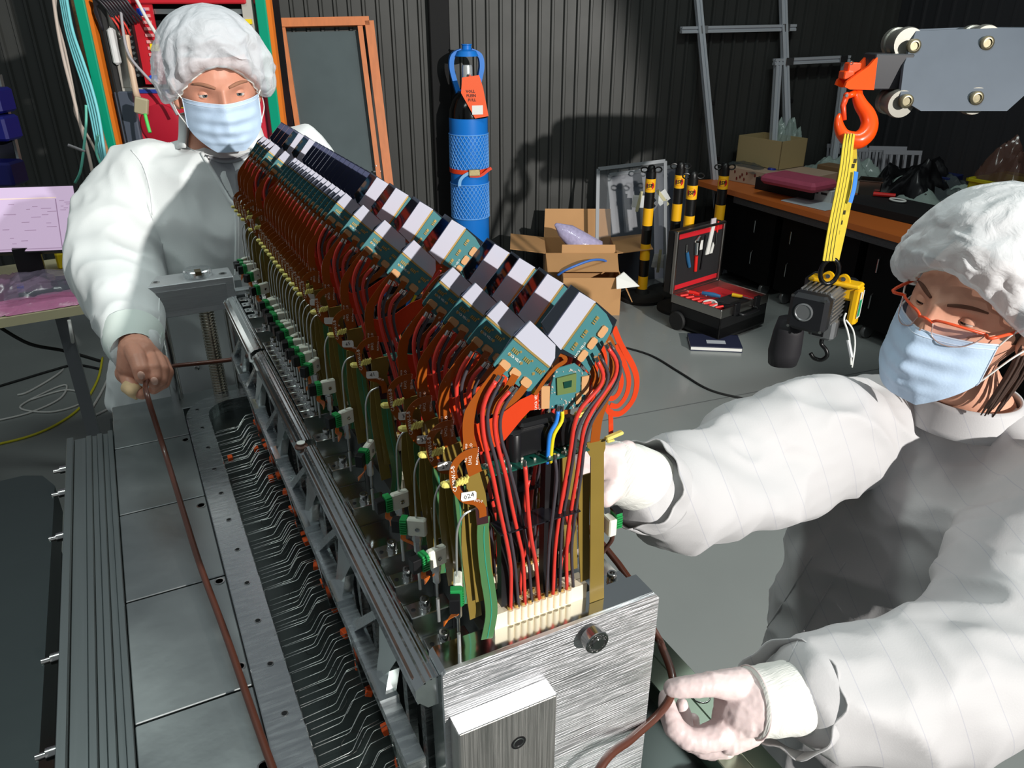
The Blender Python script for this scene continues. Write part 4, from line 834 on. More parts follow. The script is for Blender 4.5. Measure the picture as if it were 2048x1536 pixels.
bag('large black plastic bag at the wall end of the bench', 1850, 318, .55, .55, .26, 6, mat('black_bag', (8, 8, 10), .22))
bag('clear plastic bag heaped against the black bag', 1895, 320, .4, .45, .18, 7, BAGD)
bag('greenish clear plastic bag spread over the middle of the bench', 1840, 355, .55, .6, .14, 8, BAG)
bag('greenish clear plastic bag near the steel container', 1790, 388, .34, .4, .12, 9, BAG)
bag('clear plastic bag beside the yellow crate', 1955, 330, .34, .4, .15, 10, BAG)
pf = bbox('foam_pack', 'pink foam pack resting on a black tray on the bench', 'foam', 1595, 372, (.26, .42, .06), 8, mat('pink_foam', (168, 72, 96), .7, var=.15, scale=30), .085, bev=.02)
bbox('black_tray', 'low black tray under the pink foam pack', 'tray', 1592, 384, (.30, .46, .08), 8, mat('tray_black', (12, 12, 14), .5))
gb = bbox('glove_box', 'white and green glove box lying on the bench edge', 'box', 1640, 399, (.12, .24, .08), 6, mat('white_carton', (196, 200, 196), .6)); b = MB(); b.box(wloc(gb) + V((-.035, .06, .0405)), (.05, .1, .081), R(6)); b.build('green_panel', mat('green_print', (60, 140, 70), .6), gb)
for i in range(2): b = MB(); b.box(wloc(gb) + Matrix.Rotation(R(6), 3, 'Z') @ V((-.0602, .0 - i * .065, .055)), (.001, .045, .014), R(6)); b.build('print_block', PEN, gb)
bbox('paper_pad', 'white paper sheet lying under the glove box on the bench', 'paper', 1625, 408, (.2, .34, .006), 6, mat('bench_paper', (176, 186, 190), .7))
t = bbox('brown_carton', 'small brown carton standing behind the glove box', 'box', 1665, 365, (.14, .2, .12), 8, mat('dull_card', (120, 92, 62), .75))
sc_ = thing('steel_container', 'open stainless steel container on the bench right of the sling', 'container', onB(1735, 402), 'things lying on the work bench'); b = MB(); b.lathe([(.085, 0), (.09, .13), (.105, .135), (.105, .14), (.084, .14), (.08, .01)], n=4); b.v = [Matrix.Rotation(.6, 3, 'Z') @ v for v in b.v]; b.build('bowl', mat('stainless', (168, 156, 146), .22, 1), sc_, 30, local=True)
cn_ = thing('drink_can', 'small blue and white can beside the pink foam pack', 'can', onB(1540, 368), 'things lying on the work bench'); b = MB(); b.lathe([(.03, 0), (.033, .006), (.033, .1), (.028, .112)], n=18); b.build('can_body', mat('can_blue', (40, 56, 150), .3, .4), cn_, 40, local=True); b = MB(); b.lathe([(.0334, .02), (.0334, .05)], n=18); b.build('can_band', WHITE, cn_, 40, local=True)
GRID = mat('grey_grid_plastic', (150, 150, 156), .5)
def grille(label, px, py, h0, w_, h_, rz, n=7):
    t = thing('grid_plate', label, 'grid', onB(px, py, h0, .12), 'grey slotted plates on the bench', R(rz))
    for z_ in (0, h_ - .03): b = MB(); b.b2((-w_ / 2, -.006, z_), (w_ / 2, .006, z_ + .03)); b.build('crossbar', GRID, t, local=True)
    for i in range(n): x = -w_ / 2 + .01 + i * (w_ - .02) / (n - 1); b = MB(); b.b2((x - .008, -.005, .03), (x + .008, .005, h_ - .03)); b.build('slat', GRID, t, local=True)
    t.rotation_euler.x = R(-14); return t
grille('grey slotted plate standing left of the hook', 1612, 318, .03, .30, .17, -28, 8); grille('grey slotted plate standing behind the hook', 1655, 308, .06, .26, .17, -28, 7)
grille('grey slotted plate close right of the sling', 1738, 336, .0, .26, .2, -34, 6); grille('grey slotted plate standing highest, right of the hook', 1778, 306, .03, .26, .2, -34, 6); grille('grey slotted plate in front of the black bag', 1806, 325, .0, .26, .22, -34, 6)
YG = mat('olive_yellow_plastic', (168, 160, 20), .45); yc = thing('yellow_crate', 'olive yellow plastic crate at the right edge of the bench', 'crate', onB(2035, 385), 'things lying on the work bench', R(4))
for q in (((-.2, -.2, 0), (.2, -.19, .19)), ((-.2, .19, 0), (.2, .2, .19)), ((-.2, -.2, 0), (-.19, .2, .19)), ((.19, -.2, 0), (.2, .2, .19)), ((-.2, -.2, 0), (.2, .2, .01)), ((-.212, -.212, .17), (.212, -.195, .19)), ((-.212, -.212, .17), (-.195, .212, .19)), ((-.212, .195, .17), (.212, .212, .19)), ((.195, -.212, .17), (.212, .212, .19))): b = MB(); b.b2(*q, bev=.002); b.build('side_wall', YG, yc, local=True)
bag('shiny brown plastic bag sticking out of the yellow crate', 2040, 285, .3, .3, .24, 12, film('brown_bag', (90, 64, 56), .7, .15), .18)
bbox('black_sheet', 'flat black cloth covered box at the near end of the bench', 'box', 1790, 425, (.36, .6, .05), 4, mat('black_cloth', (13, 13, 15), .8))
o = onZ(1795, 402, ZBN + .055); b = MB(); b.tube([o + V((.035 * cos(2 * pi * k / 24), .05 * sin(2 * pi * k / 24), .006)) for k in range(24)], .006, 6, closed=True); tag(b.build('tape_ring', WHITE, None, 'all'), 'white tape ring lying on the black box on the bench', 'tape roll', 'things lying on the work bench')
o = onZ(1770, 393, ZBN + .055); b = MB(); b.tube([o + V((-.05, .05, .012)), o + V((.03, -.05, .012))], [.014, .012], 8); tag(b.build('red_cutter', REDH, None, 40), 'red handled cutter beside the white tape ring', 'cutter', 'things lying on the work bench')
bbox('blue_pack', 'dark blue flat pack lying among the plastic bags', 'pack', 1875, 340, (.2, .26, .04), 12, mat('navy_pack', (24, 34, 80), .35), .10)
bbox('wooden_offcut', 'brown wooden board lying behind the black box', 'board', 1880, 398, (.12, .4, .05), 4, mat('dull_wood', (110, 74, 46), .7))
# --- aluminium profile frames
PROF = mat('anodised_profile', (206, 210, 216), .4, .35)
def profile(a, c_, par, w_=.042):
    t = (c_ - a).normalized(); u = t.cross(WN).normalized(); v = t.cross(u); b = MB(); k = w_ / 2
    pr = [(-k, -k), (-.25 * k, -k), (-.25 * k, -.6 * k), (.25 * k, -.6 * k), (.25 * k, -k), (k, -k), (k, -.25 * k), (.6 * k, -.25 * k), (.6 * k, .25 * k), (k, .25 * k), (k, k), (.25 * k, k), (.25 * k, .6 * k), (-.25 * k, .6 * k), (-.25 * k, k), (-k, k), (-k, .25 * k), (-.6 * k, .25 * k), (-.6 * k, -.25 * k), (-k, -.25 * k)]
    n = len(pr); b.add([a + u * x + v * y for x, y in pr] + [c_ + u * x + v * y for x, y in pr], [tuple(range(n)), tuple(range(n, 2 * n))] + [(i, (i + 1) % n, n + (i + 1) % n, n + i) for i in range(n)])
    return b.build('profile_bar', PROF, par)
def stand(label, posts, bars, loc):
    t = thing('profile_frame', label, 'frame', loc, 'aluminium profile frames')
    for a, c_ in posts + bars: profile(a, c_, t)
    for a, c_ in posts:
        for k in (.45, .62): o = a.lerp(c_, k); b = MB(); b.box(o + WDIR * .035, (.03, .03, .03), WA, .004); b.build('clamp', BLACK, t)
    for a, c_ in bars:
        for k in (.18, .9): b = MB(); b.box(a.lerp(c_, k) + WN * .028 - UPZ * .0, (.06, .008, .05), WA, .002); b.build('corner_bracket', STEEL, t)
    return t
def lean(px0, py0, px1, py1, o0, o1):                                     # from near the wall at the top, on down to the floor
    a = onW(px0, py0, o0); c_ = onW(px1, py1, o1); t = (c_ - a) / (c_.z - a.z); return a + t * (2.2 - a.z) if a.z < 2.2 else a, a + t * (0.0 - a.z)
A = lean(1396, 0, 1424, 300, .05, .18); B = lean(1566, 0, 1575, 290, .05, .18)
stand('tall aluminium profile frame with crossbar leaning against the dark wall', [A, B], [(onW(1362, 60, .06), onW(1590, 55, .06))], (A[1] + B[1]) / 2)
A2 = lean(1556, 122, 1546, 285, .10, .16); B2 = lean(1692, 118, 1672, 275, .10, .16)
A2 = (onW(1556, 122, .10), A2[1]); B2 = (onW(1692, 118, .10), B2[1])
stand('smaller aluminium profile frame standing behind the orange hook', [A2, B2], [(onW(1548, 124, .1), onW(1698, 117, .1))], (A2[1] + B2[1]) / 2)
# --- floor cable
b = MB(); b.tube(smoothpath([onZ(x, y, .006) for x, y in ((1230, 690), (1300, 710), (1360, 745), (1420, 780), (1500, 800), (1600, 822), (1720, 800))], 6), .006, 8); tag(b.build('floor_cable', RUBBER, None, 'all'), 'black cable lying across the grey floor behind the person with glasses', 'cable')
# ------------------------------------------------------------------ crane arm, hook, sling, hoist
DC = 2.95
def K(px, py, dd=0.): return at(px, py, DC + dd)
CX = RIGHT; CN = -(_fh.copy()); CU = UPZ.copy()
GREYP = mat('grey_crane_paint', (92, 100, 110), .42, .1, var=.14, scale=6)
ORP = mat('orange_paint', (250, 78, 10), .3, coat=.3, var=.04, scale=20)
ct_ = thing('crane_arm', 'grey steel crane trolley with four rollers carrying the orange hook', 'crane', K(1920, 225))
pp_ = [K(x, y) for x, y in ((1832, 62), (1990, 56), (2200, 56), (2200, 120), (2100, 145), (2014, 222), (1842, 222), (1800, 196), (1808, 130))]
b = MB(); b.prism(pp_, -CN * .02); b.build('side_plate', GREYP, ct_)
b = MB(); b.prism([p - CN * .16 for p in pp_], -CN * .02); b.build('side_plate', GREYP, ct_)
b = MB(); b.box(K(2250, 95, .12), (.9, .12, .14), -YAW); b.build('jib_beam', GREYP, ct_)
for (x, y) in ((1826, 92), (1972, 86), (1811, 202), (1951, 196)):
    o = K(x, y); b = MB(); b.lathe([(.026, -.002), (.026, .012), (.02, .016), (.016, .016), (.014, .01), (.008, .01)], o, CN, 18); bo = b.build('axle_bolt', mat('greasy_brass', (148, 140, 116), .35, .9, var=.4, scale=60), ct_, 40)
    rr = .056 if y < 150 else .05; dxy = (-14, -8) if x < 1850 else (0, -6); dxy = (dxy[0], dxy[1] if y < 150 else 10)
    b = MB(); o2 = K(x + dxy[0] * .6, y + dxy[1] * .6, .02); b.lathe([(rr, 0), (rr * 1.06, -.012), (rr * 1.06, -.03), (rr * .9, -.035), (rr * .9, -.09), (rr, -.095), (rr, -.12)], o2, CN, 30); b.build('roller', mat('worn_roller', (146, 144, 136), .42, .7), ct_, 40)
b = MB(); b.box((K(1770, 145) + K(1810, 145)) / 2 - CN * .08, (.15, .11, .128), -YAW, .004); b.build('arm_tube', mat('dark_arm', (44, 45, 50), .4), ct_)
b = MB(); b.prism([K(x, y, .0) for x, y in ((1756, 112), (1748, 180), (1700, 179), (1690, 174), (1694, 164), (1710, 152), (1738, 132))], -CN * .018); b.build('hook_bracket', ORP, ct_)
b = MB(); b.prism([K(x, y, .0) - CN * .09 for x, y in ((1756, 112), (1748, 180), (1700, 179), (1690, 174), (1694, 164), (1710, 152), (1738, 132))], -CN * .018); b.build('hook_bracket', ORP, ct_)
b = MB(); b.box(K(1716, 138) - CN * .055, (.05, .05, .04), -YAW, .004); b.box(K(1704, 152) - CN * .055, (.04, .06, .03), -YAW, .004); b.build('swivel_block', ORP, ct_)
b = MB(); t_ = [K(1703, 126) + CX * .006 * cos(2 * pi * k / 12) + CU * .006 * sin(2 * pi * k / 12) for k in range(12)]; b.tube(t_, .0018, 6, closed=True); b.build('split_ring', STEEL, ct_)
# hook: swept body with changing section
hk = thing('lifting_hook', 'glossy orange safety hook with latch hanging from the crane arm', 'hook', K(1715, 300))
cen = [(1716, 178), (1715, 192), (1722, 210), (1734, 228), (1739, 248), (1732, 268), (1716, 280), (1699, 278), (1685, 268), (1678, 252), (1677, 238), (1680, 228)]
rad = [.017, .022, .027, .031, .034, .036, .036, .032, .025, .02, .015, .007]
path = smoothpath([K(x, y, .03) for x, y in cen], 4); rr = []
for i in range(len(cen) - 1): rr += [rad[i] + (rad[i + 1] - rad[i]) * j / 4 for j in range(4)]
rr.append(rad[-1]); b = MB(); b.tube(path, [r * .95 for r in rr], 18); b.build('hook_body', ORP, hk, 'all')
b = MB(); b.tube([K(1693, 192, .02), K(1686, 212, .02), K(1689, 240, .02)], [.012, .011, .008], 10); b.ball(K(1693, 191, .02), .013); b.build('latch', mat('orange_latch', (226, 70, 30), .35), hk, 'all')
b = MB(); b.tube([K(1710, 186, .02), K(1693, 193, .02)], .012, 10); b.build('latch_lug', ORP, hk, 'all')
o = K(1693, 191, .006); b = MB(); b.lathe([(.006, 0), (.006, .004)], o, CN, 10); b.build('latch_pin', STEEL, hk)
# sling
SLG = mat('yellow_webbing', (206, 182, 48), .75, var=.1, scale=60, bump=.3, bscale=200); SLD = mat('sling_stripe', (60, 54, 20), .8)
sl = thing('lifting_sling', 'long yellow webbing sling hanging from the orange hook to the hoist', 'sling', K(1662, 520))
for k in range(4):
    a = V((0, 0, 0)); pts = [K(1692 + k * 5.5, 268, .0), K(1688 + k * 5.7, 290, -.02), K(1680 + k * 5.9, 350, -.022), K(1660 + k * 6.2, 450, -.022), K(1648 + k * 6.4, 522, -.02)]
    b = MB(); b.ribbon(smoothpath(pts, 4), .0095, -CN * .006 - CX * .0); b.build('webbing_ply', SLG, sl)
    if k: b = MB(); b.ribbon(smoothpath([p - CX * .0055 + CN * .0005 for p in pts], 4), .0018, -CN * .004); b.build('stripe', SLD, sl)
pts = [K(1703, 268, .06), K(1707, 300, .05), K(1706, 350, .04), K(1692, 430, .03), K(1672, 520, .02)]
b = MB(); b.ribbon(smoothpath(pts, 4), .026, -CN * .006); b.build('webbing_ply', SLG, sl)
b = MB(); b.ribbon(smoothpath([K(1712, 343, .02), K(1708, 375, .015), K(1700, 405, .012)], 3), .016, CN * .003); b.build('blue_label', mat('blue_label', (40, 120, 210), .5), sl)
for k, (x, y) in enumerate(((1712, 322), (1708, 332), (1690, 425), (1684, 445), (1678, 465), (1673, 485))): b = MB(); b.box(K(x - 2, y, .012), (.012, .002, .016), -YAW); b.build('worn_print', SLD, sl)
# hoist
ho = thing('chain_hoist', 'yellow black and silver electric chain hoist hanging from the yellow sling', 'hoist', K(1650, 735))
HYL = mat('hoist_yellow', (232, 178, 18), .35); HGR = mat('hoist_silver', (150, 152, 154), .35, .7); HBK = mat('hoist_black', (26, 27, 31), .45)
# hoist frame: axis from camera-left-front to back-right
ax = (CX * .62 - CN * .78).normalized(); sx_ = ax.cross(CU).normalized(); sx_ = sx_ if sx_.dot(CX) > 0 else -sx_
HM = Matrix((sx_, ax, CU)).transposed(); hc = K(1640, 605, .12)
def H_(v): return HM @ V(v) + hc
def hbox(name, c_, size, m, bev=.006, par=ho): b = MB(); b.box(H_(c_), size, HM, bev); return b.build(name, m, par)
hbox('motor_body', (0, .0, 0), (.135, .17, .125), HGR)
for i in range(7):
    hbox('cooling_fin', (-.055 + i * .0185, 0, .066), (.007, .165, .012), HGR, .001); hbox('cooling_fin', (.071, 0, -.052 + i * .0175), (.012, .165, .007), HGR, .001)
ec = hbox('end_cover', (0, -.115, -.005), (.15, .07, .15), HBK, .016)
b = MB(); b.lathe([(.036, 0), (.036, .004), (.031, .006), (.029, .003), (.01, .003)], H_((-.012, -.15, .0)), -ax, 26); b.build('cover_disc', HGR, ec, 40)
for x in (-.062, .062):
    for z in (-.065, .06): b = MB(); b.lathe([(.006, 0), (.006, .004)], H_((x, -.151, z)), -ax, 8); b.build('cover_screw', STEEL, ec)
hbox('gear_housing', (.0, .135, -.01), (.21, .10, .17), HBK, .02)
yp = hbox('yellow_cover', (.035, .075, .045), (.20, .035, .075), HYL, .012); hbox('yellow_cover', (.115, .075, -.01), (.035, .05, .155), HYL, .01); hbox('yellow_cover', (.03, .06, .078), (.20, .07, .018), HYL, .006)
for x in (.0, .06):
    b = MB(); pts = [H_((x + .026 * cos(t), .045, .082 + .034 * sin(t))) for t in [pi * i / 10 for i in range(11)]]; b.prism(pts, HM @ V((0, .014, 0))); lg_ = b.build('lifting_lug', HYL, ho)
    b = MB(); b.lathe([(.009, 0), (.009, .004)], H_((x, .044, .098)), -ax, 12); b.build('lug_bolt', STEEL, lg_, 40)
b = MB(); b.box(H_((.1335, .075, .0)), (.002, .042, .11), HM); lb_ = b.build('name_label', WHITE, ho)
b = MB(); b.box(H_((.1345, .068, -.012)), (.002, .028, .07), HM); b.build('green_panel', mat('label_green', (40, 150, 100), .5), lb_)
hbox('cast_foot', (.03, .01, -.10), (.10, .07, .09), HGR, .012); hbox('rating_plate', (.02, -.026, -.10), (.045, .004, .06), BLACK, .001)
b = MB(); b.loft([(H_((-.085, -.05, -.075)), HM @ V((.05, 0, 0)), HM @ V((0, .05, 0))), (H_((-.088, -.05, -.13)), HM @ V((.062, 0, 0)), HM @ V((0, .055, 0))), (H_((-.09, -.05, -.22)), HM @ V((.064, 0, 0)), HM @ V((0, .058, 0))), (H_((-.09, -.05, -.275)), HM @ V((.058, 0, .006)), HM @ V((0, .05, 0)))], 20)
for v in b.v: v += HM @ V((.006 * noise.noise(v * 22), .006 * noise.noise(v * 22 + V((3, 3, 3))), 0))
b.build('chain_bag', mat('black_chain_bag', (36, 34, 38), .6), ho, 'all')
b = MB(); hp = smoothpath([H_((.035 + x, .0, z)) for x, z in ((0, -.145), (.0, -.17), (.022, -.19), (.03, -.215), (.012, -.238), (-.018, -.238), (-.036, -.22))], 4); b.tube(hp, .0085, 10); b.build('lower_hook', mat('black_hook', (14, 14, 15), .3), ho, 'all')
b = MB(); t_ = [K(1662, 528, .0) + CX * .035 * cos(2 * pi * k / 16) + CU * (.05 * sin(2 * pi * k / 16) - .03) for k in range(16)]; b.tube(t_, .009, 8, closed=True); b.build('shackle', mat('black_hook', (14, 14, 15), .3), ho, 'all')
b = MB(); b.tube(smoothpath([K(1692, 626, .1), K(1688, 640, .1), K(1695, 662, .1), K(1700, 690, .1), K(1702, 730, .1)], 4), .004, 6); b.tube(smoothpath([K(1692, 640, .1), K(1706, 660, .1), K(1710, 690, .1), K(1704, 735, .1)], 4), .0035, 6); b.build('pendant_cable', WHITE, ho, 'all')
b = MB(); b.tube([K(1696, 680, .095), K(1703, 715, .095)], .008, 8); b.build('pendant_plug', mat('grey_plug', (180, 182, 184), .4), ho, 40)
# ------------------------------------------------------------------ left background: rack, cables, desk
DR = 2.75
rk0 = at(185, 150, DR)
gN = -_fh.copy()
GRN = mat('green_rack_paint', (0, 142, 110), .4); GREYB = mat('grey_beige_metal', (176, 172, 164), .45); REDB = mat('red_board', (186, 30, 42), .45, var=.06, scale=30); REDP = mat('red_instrument', (186, 36, 56), .45)
ORB = mat('orange_trim', (214, 112, 30), .45)
def Rk(px, py, dd=0.): return at(px, py, DR + dd)
XL, XR = -.272, .335
lp = onX(190, 150, 0)
# rack in its own axes: facing the camera
rkl = Rk(185, 120); rkr = Rk(531, 120); xdir = RIGHT.copy(); W0 = (rkr - rkl).dot(xdir); fr = V((rkl.x, rkl.y, 0))
rack = thing('equipment_rack', 'green framed electronics rack full of red boards and instruments at the back left', 'rack', (fr.x, fr.y, 0), None, -YAW)
def rb(name, x0, x1, y0, y1, z0_, z1_, m, bev=0., par=rack): b = MB(); b.b2((x0, y0, z0_), (x1, y1, z1_), bev); return b.build(name, m, par, local=True)
def rz(py): return (at(355, py, DR)).z
W0 = max(W0, .55)
for x in (-.022, W0 - .012): rb('post', x, x + .036, 0, .05, 0, 2.3, GRN, .003); rb('post_edge', x + .036, x + .05, .01, .04, 0, 2.3, ORB)
rb('back_panel', 0, W0, .26, .27, .1, 2.28, BLACK); rb('base_plinth', -.02, W0 + .02, 0, .28, 0, .1, GRN)
rb('black_conduit', .048, .075, .0, .03, .3, 2.3, RUBBER, .01)
zr1 = rz(180); zr0 = 1.9
# upper subrack: bezel, dark bay, terminal block, red board
rb('subrack_bezel', .06, .11, .03, .05, zr1, 1.93, GREYB, .002); rb('subrack_bezel', W0 - .07, W0 - .03, .03, .05, zr1, 1.93, GREYB, .002); rb('bay', .11, W0 - .07, .12, .25, zr1, 1.95, mat('bay_black', (10, 10, 11), .6))
rb('bay_rail', .11, W0 - .07, .04, .06, rz(28), rz(18), ALUD); rb('bay_rail', .06, W0 - .03, .02, .06, zr1 - .012, zr1, GREYB)
h_ = rb('handle', .075, .098, -.015, .02, rz(130), rz(55), mat('handle_white', (206, 206, 206), .4), .008)
rb_ = rb('red_board', .16, .235, .03, .036, rz(172), rz(5), REDB)
for i in range(12): b = MB(); b.b2((.195, .024, rz(165) + i * .021), (.224, .03, rz(165) + i * .021 + .010)); b.build('trace_pad', mat('pale_pad', (220, 150, 150), .5), rb_, local=True)
for z_ in (rz(24), rz(160)): b = MB(); b.b2((.18, .02, z_ - .012), (.21, .03, z_ + .012), .003); b.build('blue_part', mat('blue_part', (30, 70, 190), .4), rb_, local=True)
b = MB(); b.b2((.205, .022, rz(95) - .012), (.235, .03, rz(95) + .012)); b.build('yellow_label', mat('yellow_label', (236, 206, 20), .5), rb_, local=True)
tbk = rb('terminal_strip', .118, .16, .01, .05, rz(155), rz(35), BLACK)
for i in range(13):
    for x in (.128, .149): b = MB(); z_ = rz(152) + i * .0185; b.lathe([(.0055, 0), (.0055, .004)], (x, .01, z_), (0, -1, 0), 10); b.build('terminal_screw', STEEL, tbk, 40, local=True)
for i in range(9):
    x = .115 + i * .011; b = MB(); b.tube(smoothpath([(x, .0, rz(60) + .004 * i), (x - .01, -.03, rz(20)), (x - .04, -.04, rz(2) + .01), (.06, -.02, rz(12)), (.06, .0, rz(60))], 4), .0045, 6); b.build('lead', mat('lead_dark', (40, 38, 44), .4), rack, 'all', local=True)
for i, x in enumerate((.124, .14, .152)): b = MB(); b.tube(smoothpath([(x, .0, rz(70)), (x, -.02, rz(50)), (x - .02, -.02, rz(30))], 3), .004, 6); b.build('lead', REDW, rack, 'all', local=True)
# lower red instrument
ins = rb('instrument', .075, W0 - .04, .02, .25, rz(330), rz(184), REDP, .01)
b = MB(); b.b2((.05, .0, rz(330)), (.115, .025, rz(186)), .004); b.build('grey_side', mat('grey_side', (72, 78, 90), .4), ins, local=True); b = MB(); b.b2((.115, .012, rz(190)), (W0 - .04, .022, rz(182))); b.build('blue_edge', mat('blue_edge', (40, 60, 140), .4), ins, local=True)
b = MB(); b.lathe([(.075, 0), (.075, .015), (.06, .02)], (.2, .02, rz(260)), (0, -1, 0), 26); b.build('round_cover', mat('dark_red', (160, 22, 42), .4), ins, 40, local=True)
yl = rb('barcode_label', .265, .30, .008, .012, rz(222), rz(192), mat('yellow_label', (236, 206, 20), .5)); b = MB(); b.b2((.272, .006, rz(220)), (.295, .008, rz(206))); b.build('barcode', mat('barcode_dark', (60, 50, 10), .6), yl, local=True)
rb('top_shelf', .06, W0 - .05, .02, .25, rz(8), 2.0, REDB, .004)
b = MB(); b.b2((W0 - .065, .022, rz(48)), (W0 - .038, .03, rz(38))); b.build('yellow_label', mat('yellow_label', (236, 206, 20), .5), rack, local=True)
rb('lower_equipment', .06, W0 - .03, .03, .25, .2, rz(345), mat('rack_dark', (22, 22, 24), .5))
# cables hanging left of the rack
def cable(name, label, pxs, r, m, dd=0., n=6, grp='cables hanging beside the green rack'):
    b = MB(); b.tube(smoothpath([at(x, y, DR + dd + 0.02 * i) for i, (x, y) in enumerate(pxs)], n), r, 8); return tag(b.build(name, m, None, 'all'), label, 'cable', grp)
TEAL = mat('teal_cable', (112, 190, 196), .45); TEAL2 = mat('green_cable', (96, 178, 160), .45); PINKC = mat('pinkish_cable', (176, 160, 150), .5); WHC = mat('white_cable', (200, 198, 194), .45)
for i in range(4): cable('teal_cable', ['leftmost', 'second', 'third', 'rightmost'][i] + ' pale teal cable of the bundle beside the green rack post', [(120 + i * 4, -10), (133 + i * 4, 60), (150 + i * 5, 120), (168 + i * 5, 175), (182 + i * 5, 230), (196 + i * 4, 300), (208 + i * 2, 345)], .0055, TEAL, -.03 - .01 * i)
cable('pink_cable', 'pinkish grey cable hanging left of the teal bundle', [(106, -10), (116, 60), (128, 120), (146, 190), (158, 240), (175, 300), (188, 360), (196, 410)], .006, PINKC, -.06)
cable('pink_cable', 'second pinkish cable twisting down beside the first', [(112, -10), (112, 30), (130, 100), (148, 190), (152, 230), (180, 280), (200, 320)], .0045, PINKC, -.05)
cable('white_cable', 'thin white cable crossing in front of the red instrument', [(240, -5), (246, 60), (258, 110), (290, 150), (330, 190), (355, 230)], .005, mat('grey_cable', (150, 146, 150), .5), -.10)
cable('white_cable', 'white cable running diagonally from the rack top', [(268, -10), (295, 40), (320, 80)], .006, WHC, -.10)
cable('flat_cable', 'beige ribbon cable hanging in front of the red boards', [(252, 70), (258, 110), (265, 150), (272, 185), (276, 195)], .011, mat('beige_ribbon', (196, 170, 146), .5), -.06)
o = at(283, 212, DR - .06); b = MB(); b.box(o, (.045, .02, .055), Matrix.Rotation(-YAW, 3, 'Z') @ Matrix.Rotation(.25, 3, 'Y'), .004); pg = tag(b.build('plug', mat('beige_plug', (160, 150, 122), .5)), 'beige connector plug hanging before the red instrument', 'plug'); b = MB(); b.tube(smoothpath([at(290, 228, DR - .06), at(295, 248, DR - .06), at(300, 265, DR - .06)], 3), .006, 8); b.build('green_lead', mat('green_lead', (80, 190, 90), .4), pg, 'all')
cable('green_cable', 'loose green cable end bent in front of the dark wall', [(172, 210), (172, 250), (166, 310), (160, 345), (150, 366)], .0045, TEAL2, -.08)
cable('green_cable', 'green cable loop hanging low beside the rack', [(196, 270), (192, 300), (202, 330), (212, 350)], .0045, TEAL2, -.05)
cable('grey_cable', 'short grey cable stub pointing left in front of the wall', [(136, 290), (152, 296), (170, 303)], .005, mat('grey_cable', (150, 146, 150), .5), -.08)
cable('brown_cable', 'speckled brown cable running along the green rack post', [(145, -10), (160, 60), (172, 120), (186, 190), (200, 260), (218, 320)], .010, mat('speckled_brown', (150, 108, 72), .7, var=.5, scale=120), .0)
# --- blue storage bins hanging at the left edge
DB = 3.4; BB = mat('deep_blue_plastic', (12, 16, 90), .4)
pnl = thing('bin_panel', 'dark panel with blue storage bins at the left edge', 'shelf', at(-60, 380, DB))
b = MB(); q = [at(x, y, DB) for x, y in ((-160, 130), (0, 150), (46, 362), (-110, 370))]; b.prism(q, _fh * .02); b.build('panel_sheet', mat('panel_dark', (24, 26, 36), .4), pnl)
b = MB(); b.ribbon([at(-4, 150, DB - .01), at(46, 362, DB - .01)], .012, _fh * .02); b.build('panel_edge', ALUD, pnl)
for i, (x, y, w_) in enumerate(((-25, 200, 70), (-12, 255, 70), (0, 345, 80))):
    o = at(x, y, DB - .08); b = MB(); b.box(o, (.17, .12, .10), -YAW, .01); b.build('storage_bin', BB, pnl)
# --- desk with monitor
ZD = at(80, 622, 2.5).z
dk = thing('desk', 'pale topped desk carrying the monitor at the left', 'desk', (-.9, 2.6, 0), None, -YAW)
e0 = onZ(0, 638, ZD); e1 = onZ(160, 612, ZD); ed = (e1 - e0).normalized(); eb = V((-ed.y, ed.x, 0)); eb = eb if eb.dot(_fh) > 0 else -eb
dk.rotation_euler.z = 0; dk.location = (e0.x, e0.y, 0)
s0, s1 = e0 - ed * .9, e1 + ed * .06
b = MB(); b.prism([s0, s1, s1 + eb * .65, s0 + eb * .65], (0, 0, -.03)); b.build('desk_top', mat('cream_desk', (196, 186, 150), .5), dk)
for k in (.12, .9):
    for d_ in (.06, .58): p = s0.lerp(s1, k) + eb * d_; b = MB(); b.b2((p.x - .02, p.y - .02, 0), (p.x + .02, p.y + .02, ZD - .03)); b.build('leg', mat('grey_leg', (110, 112, 116), .4, .6), dk)
mo = thing('monitor', 'wide flat monitor with pale purple screen on the desk', 'monitor', s0.lerp(s1, .6) + eb * .3 + V((0, 0, 0)))
mo.location.z = ZD
m0 = [at(x, y, 2.62) for x, y in ((-260, 384), (146, 372), (166, 498), (-260, 515))]
nm_ = (m0[1] - m0[0]).cross(m0[3] - m0[0]).normalized(); nm_ = nm_ if nm_.dot(CAM - m0[0]) > 0 else -nm_
cm = sum(m0, V((0, 0, 0))) / 4; b = MB(); b.prism([cm + (p - cm) * 1.045 for p in m0], -nm_ * .035); b.build('bezel', BLACK, mo)
b = MB(); b.prism(m0, nm_ * .002); scr = b.build('screen', mat('lit_screen', (150, 140, 165), .3, emit=(214, 186, 214), estr=.62), mo)
SC2 = mat('screen_ink', (110, 90, 110), .5, emit=(170, 140, 172), estr=.5); SC3 = mat('screen_bar', (200, 180, 160), .5, emit=(220, 196, 190), estr=.6)
def scq(u0, v0, u1, v1, m, nm='screen_line'):
    f = lambda u, v: m0[0].lerp(m0[1], u).lerp(m0[3].lerp(m0[2], u), v) + nm_ * .0025; b = MB(); b.prism([f(u0, v0), f(u1, v0), f(u1, v1), f(u0, v1)], nm_ * .0008); b.build(nm, m, scr)
scq(.0, .17, .91, .185, SC3); scq(.905, .2, .909, .97, SC2); scq(.0, .965, .98, .972, SC2)
rgs = random.Random(8)
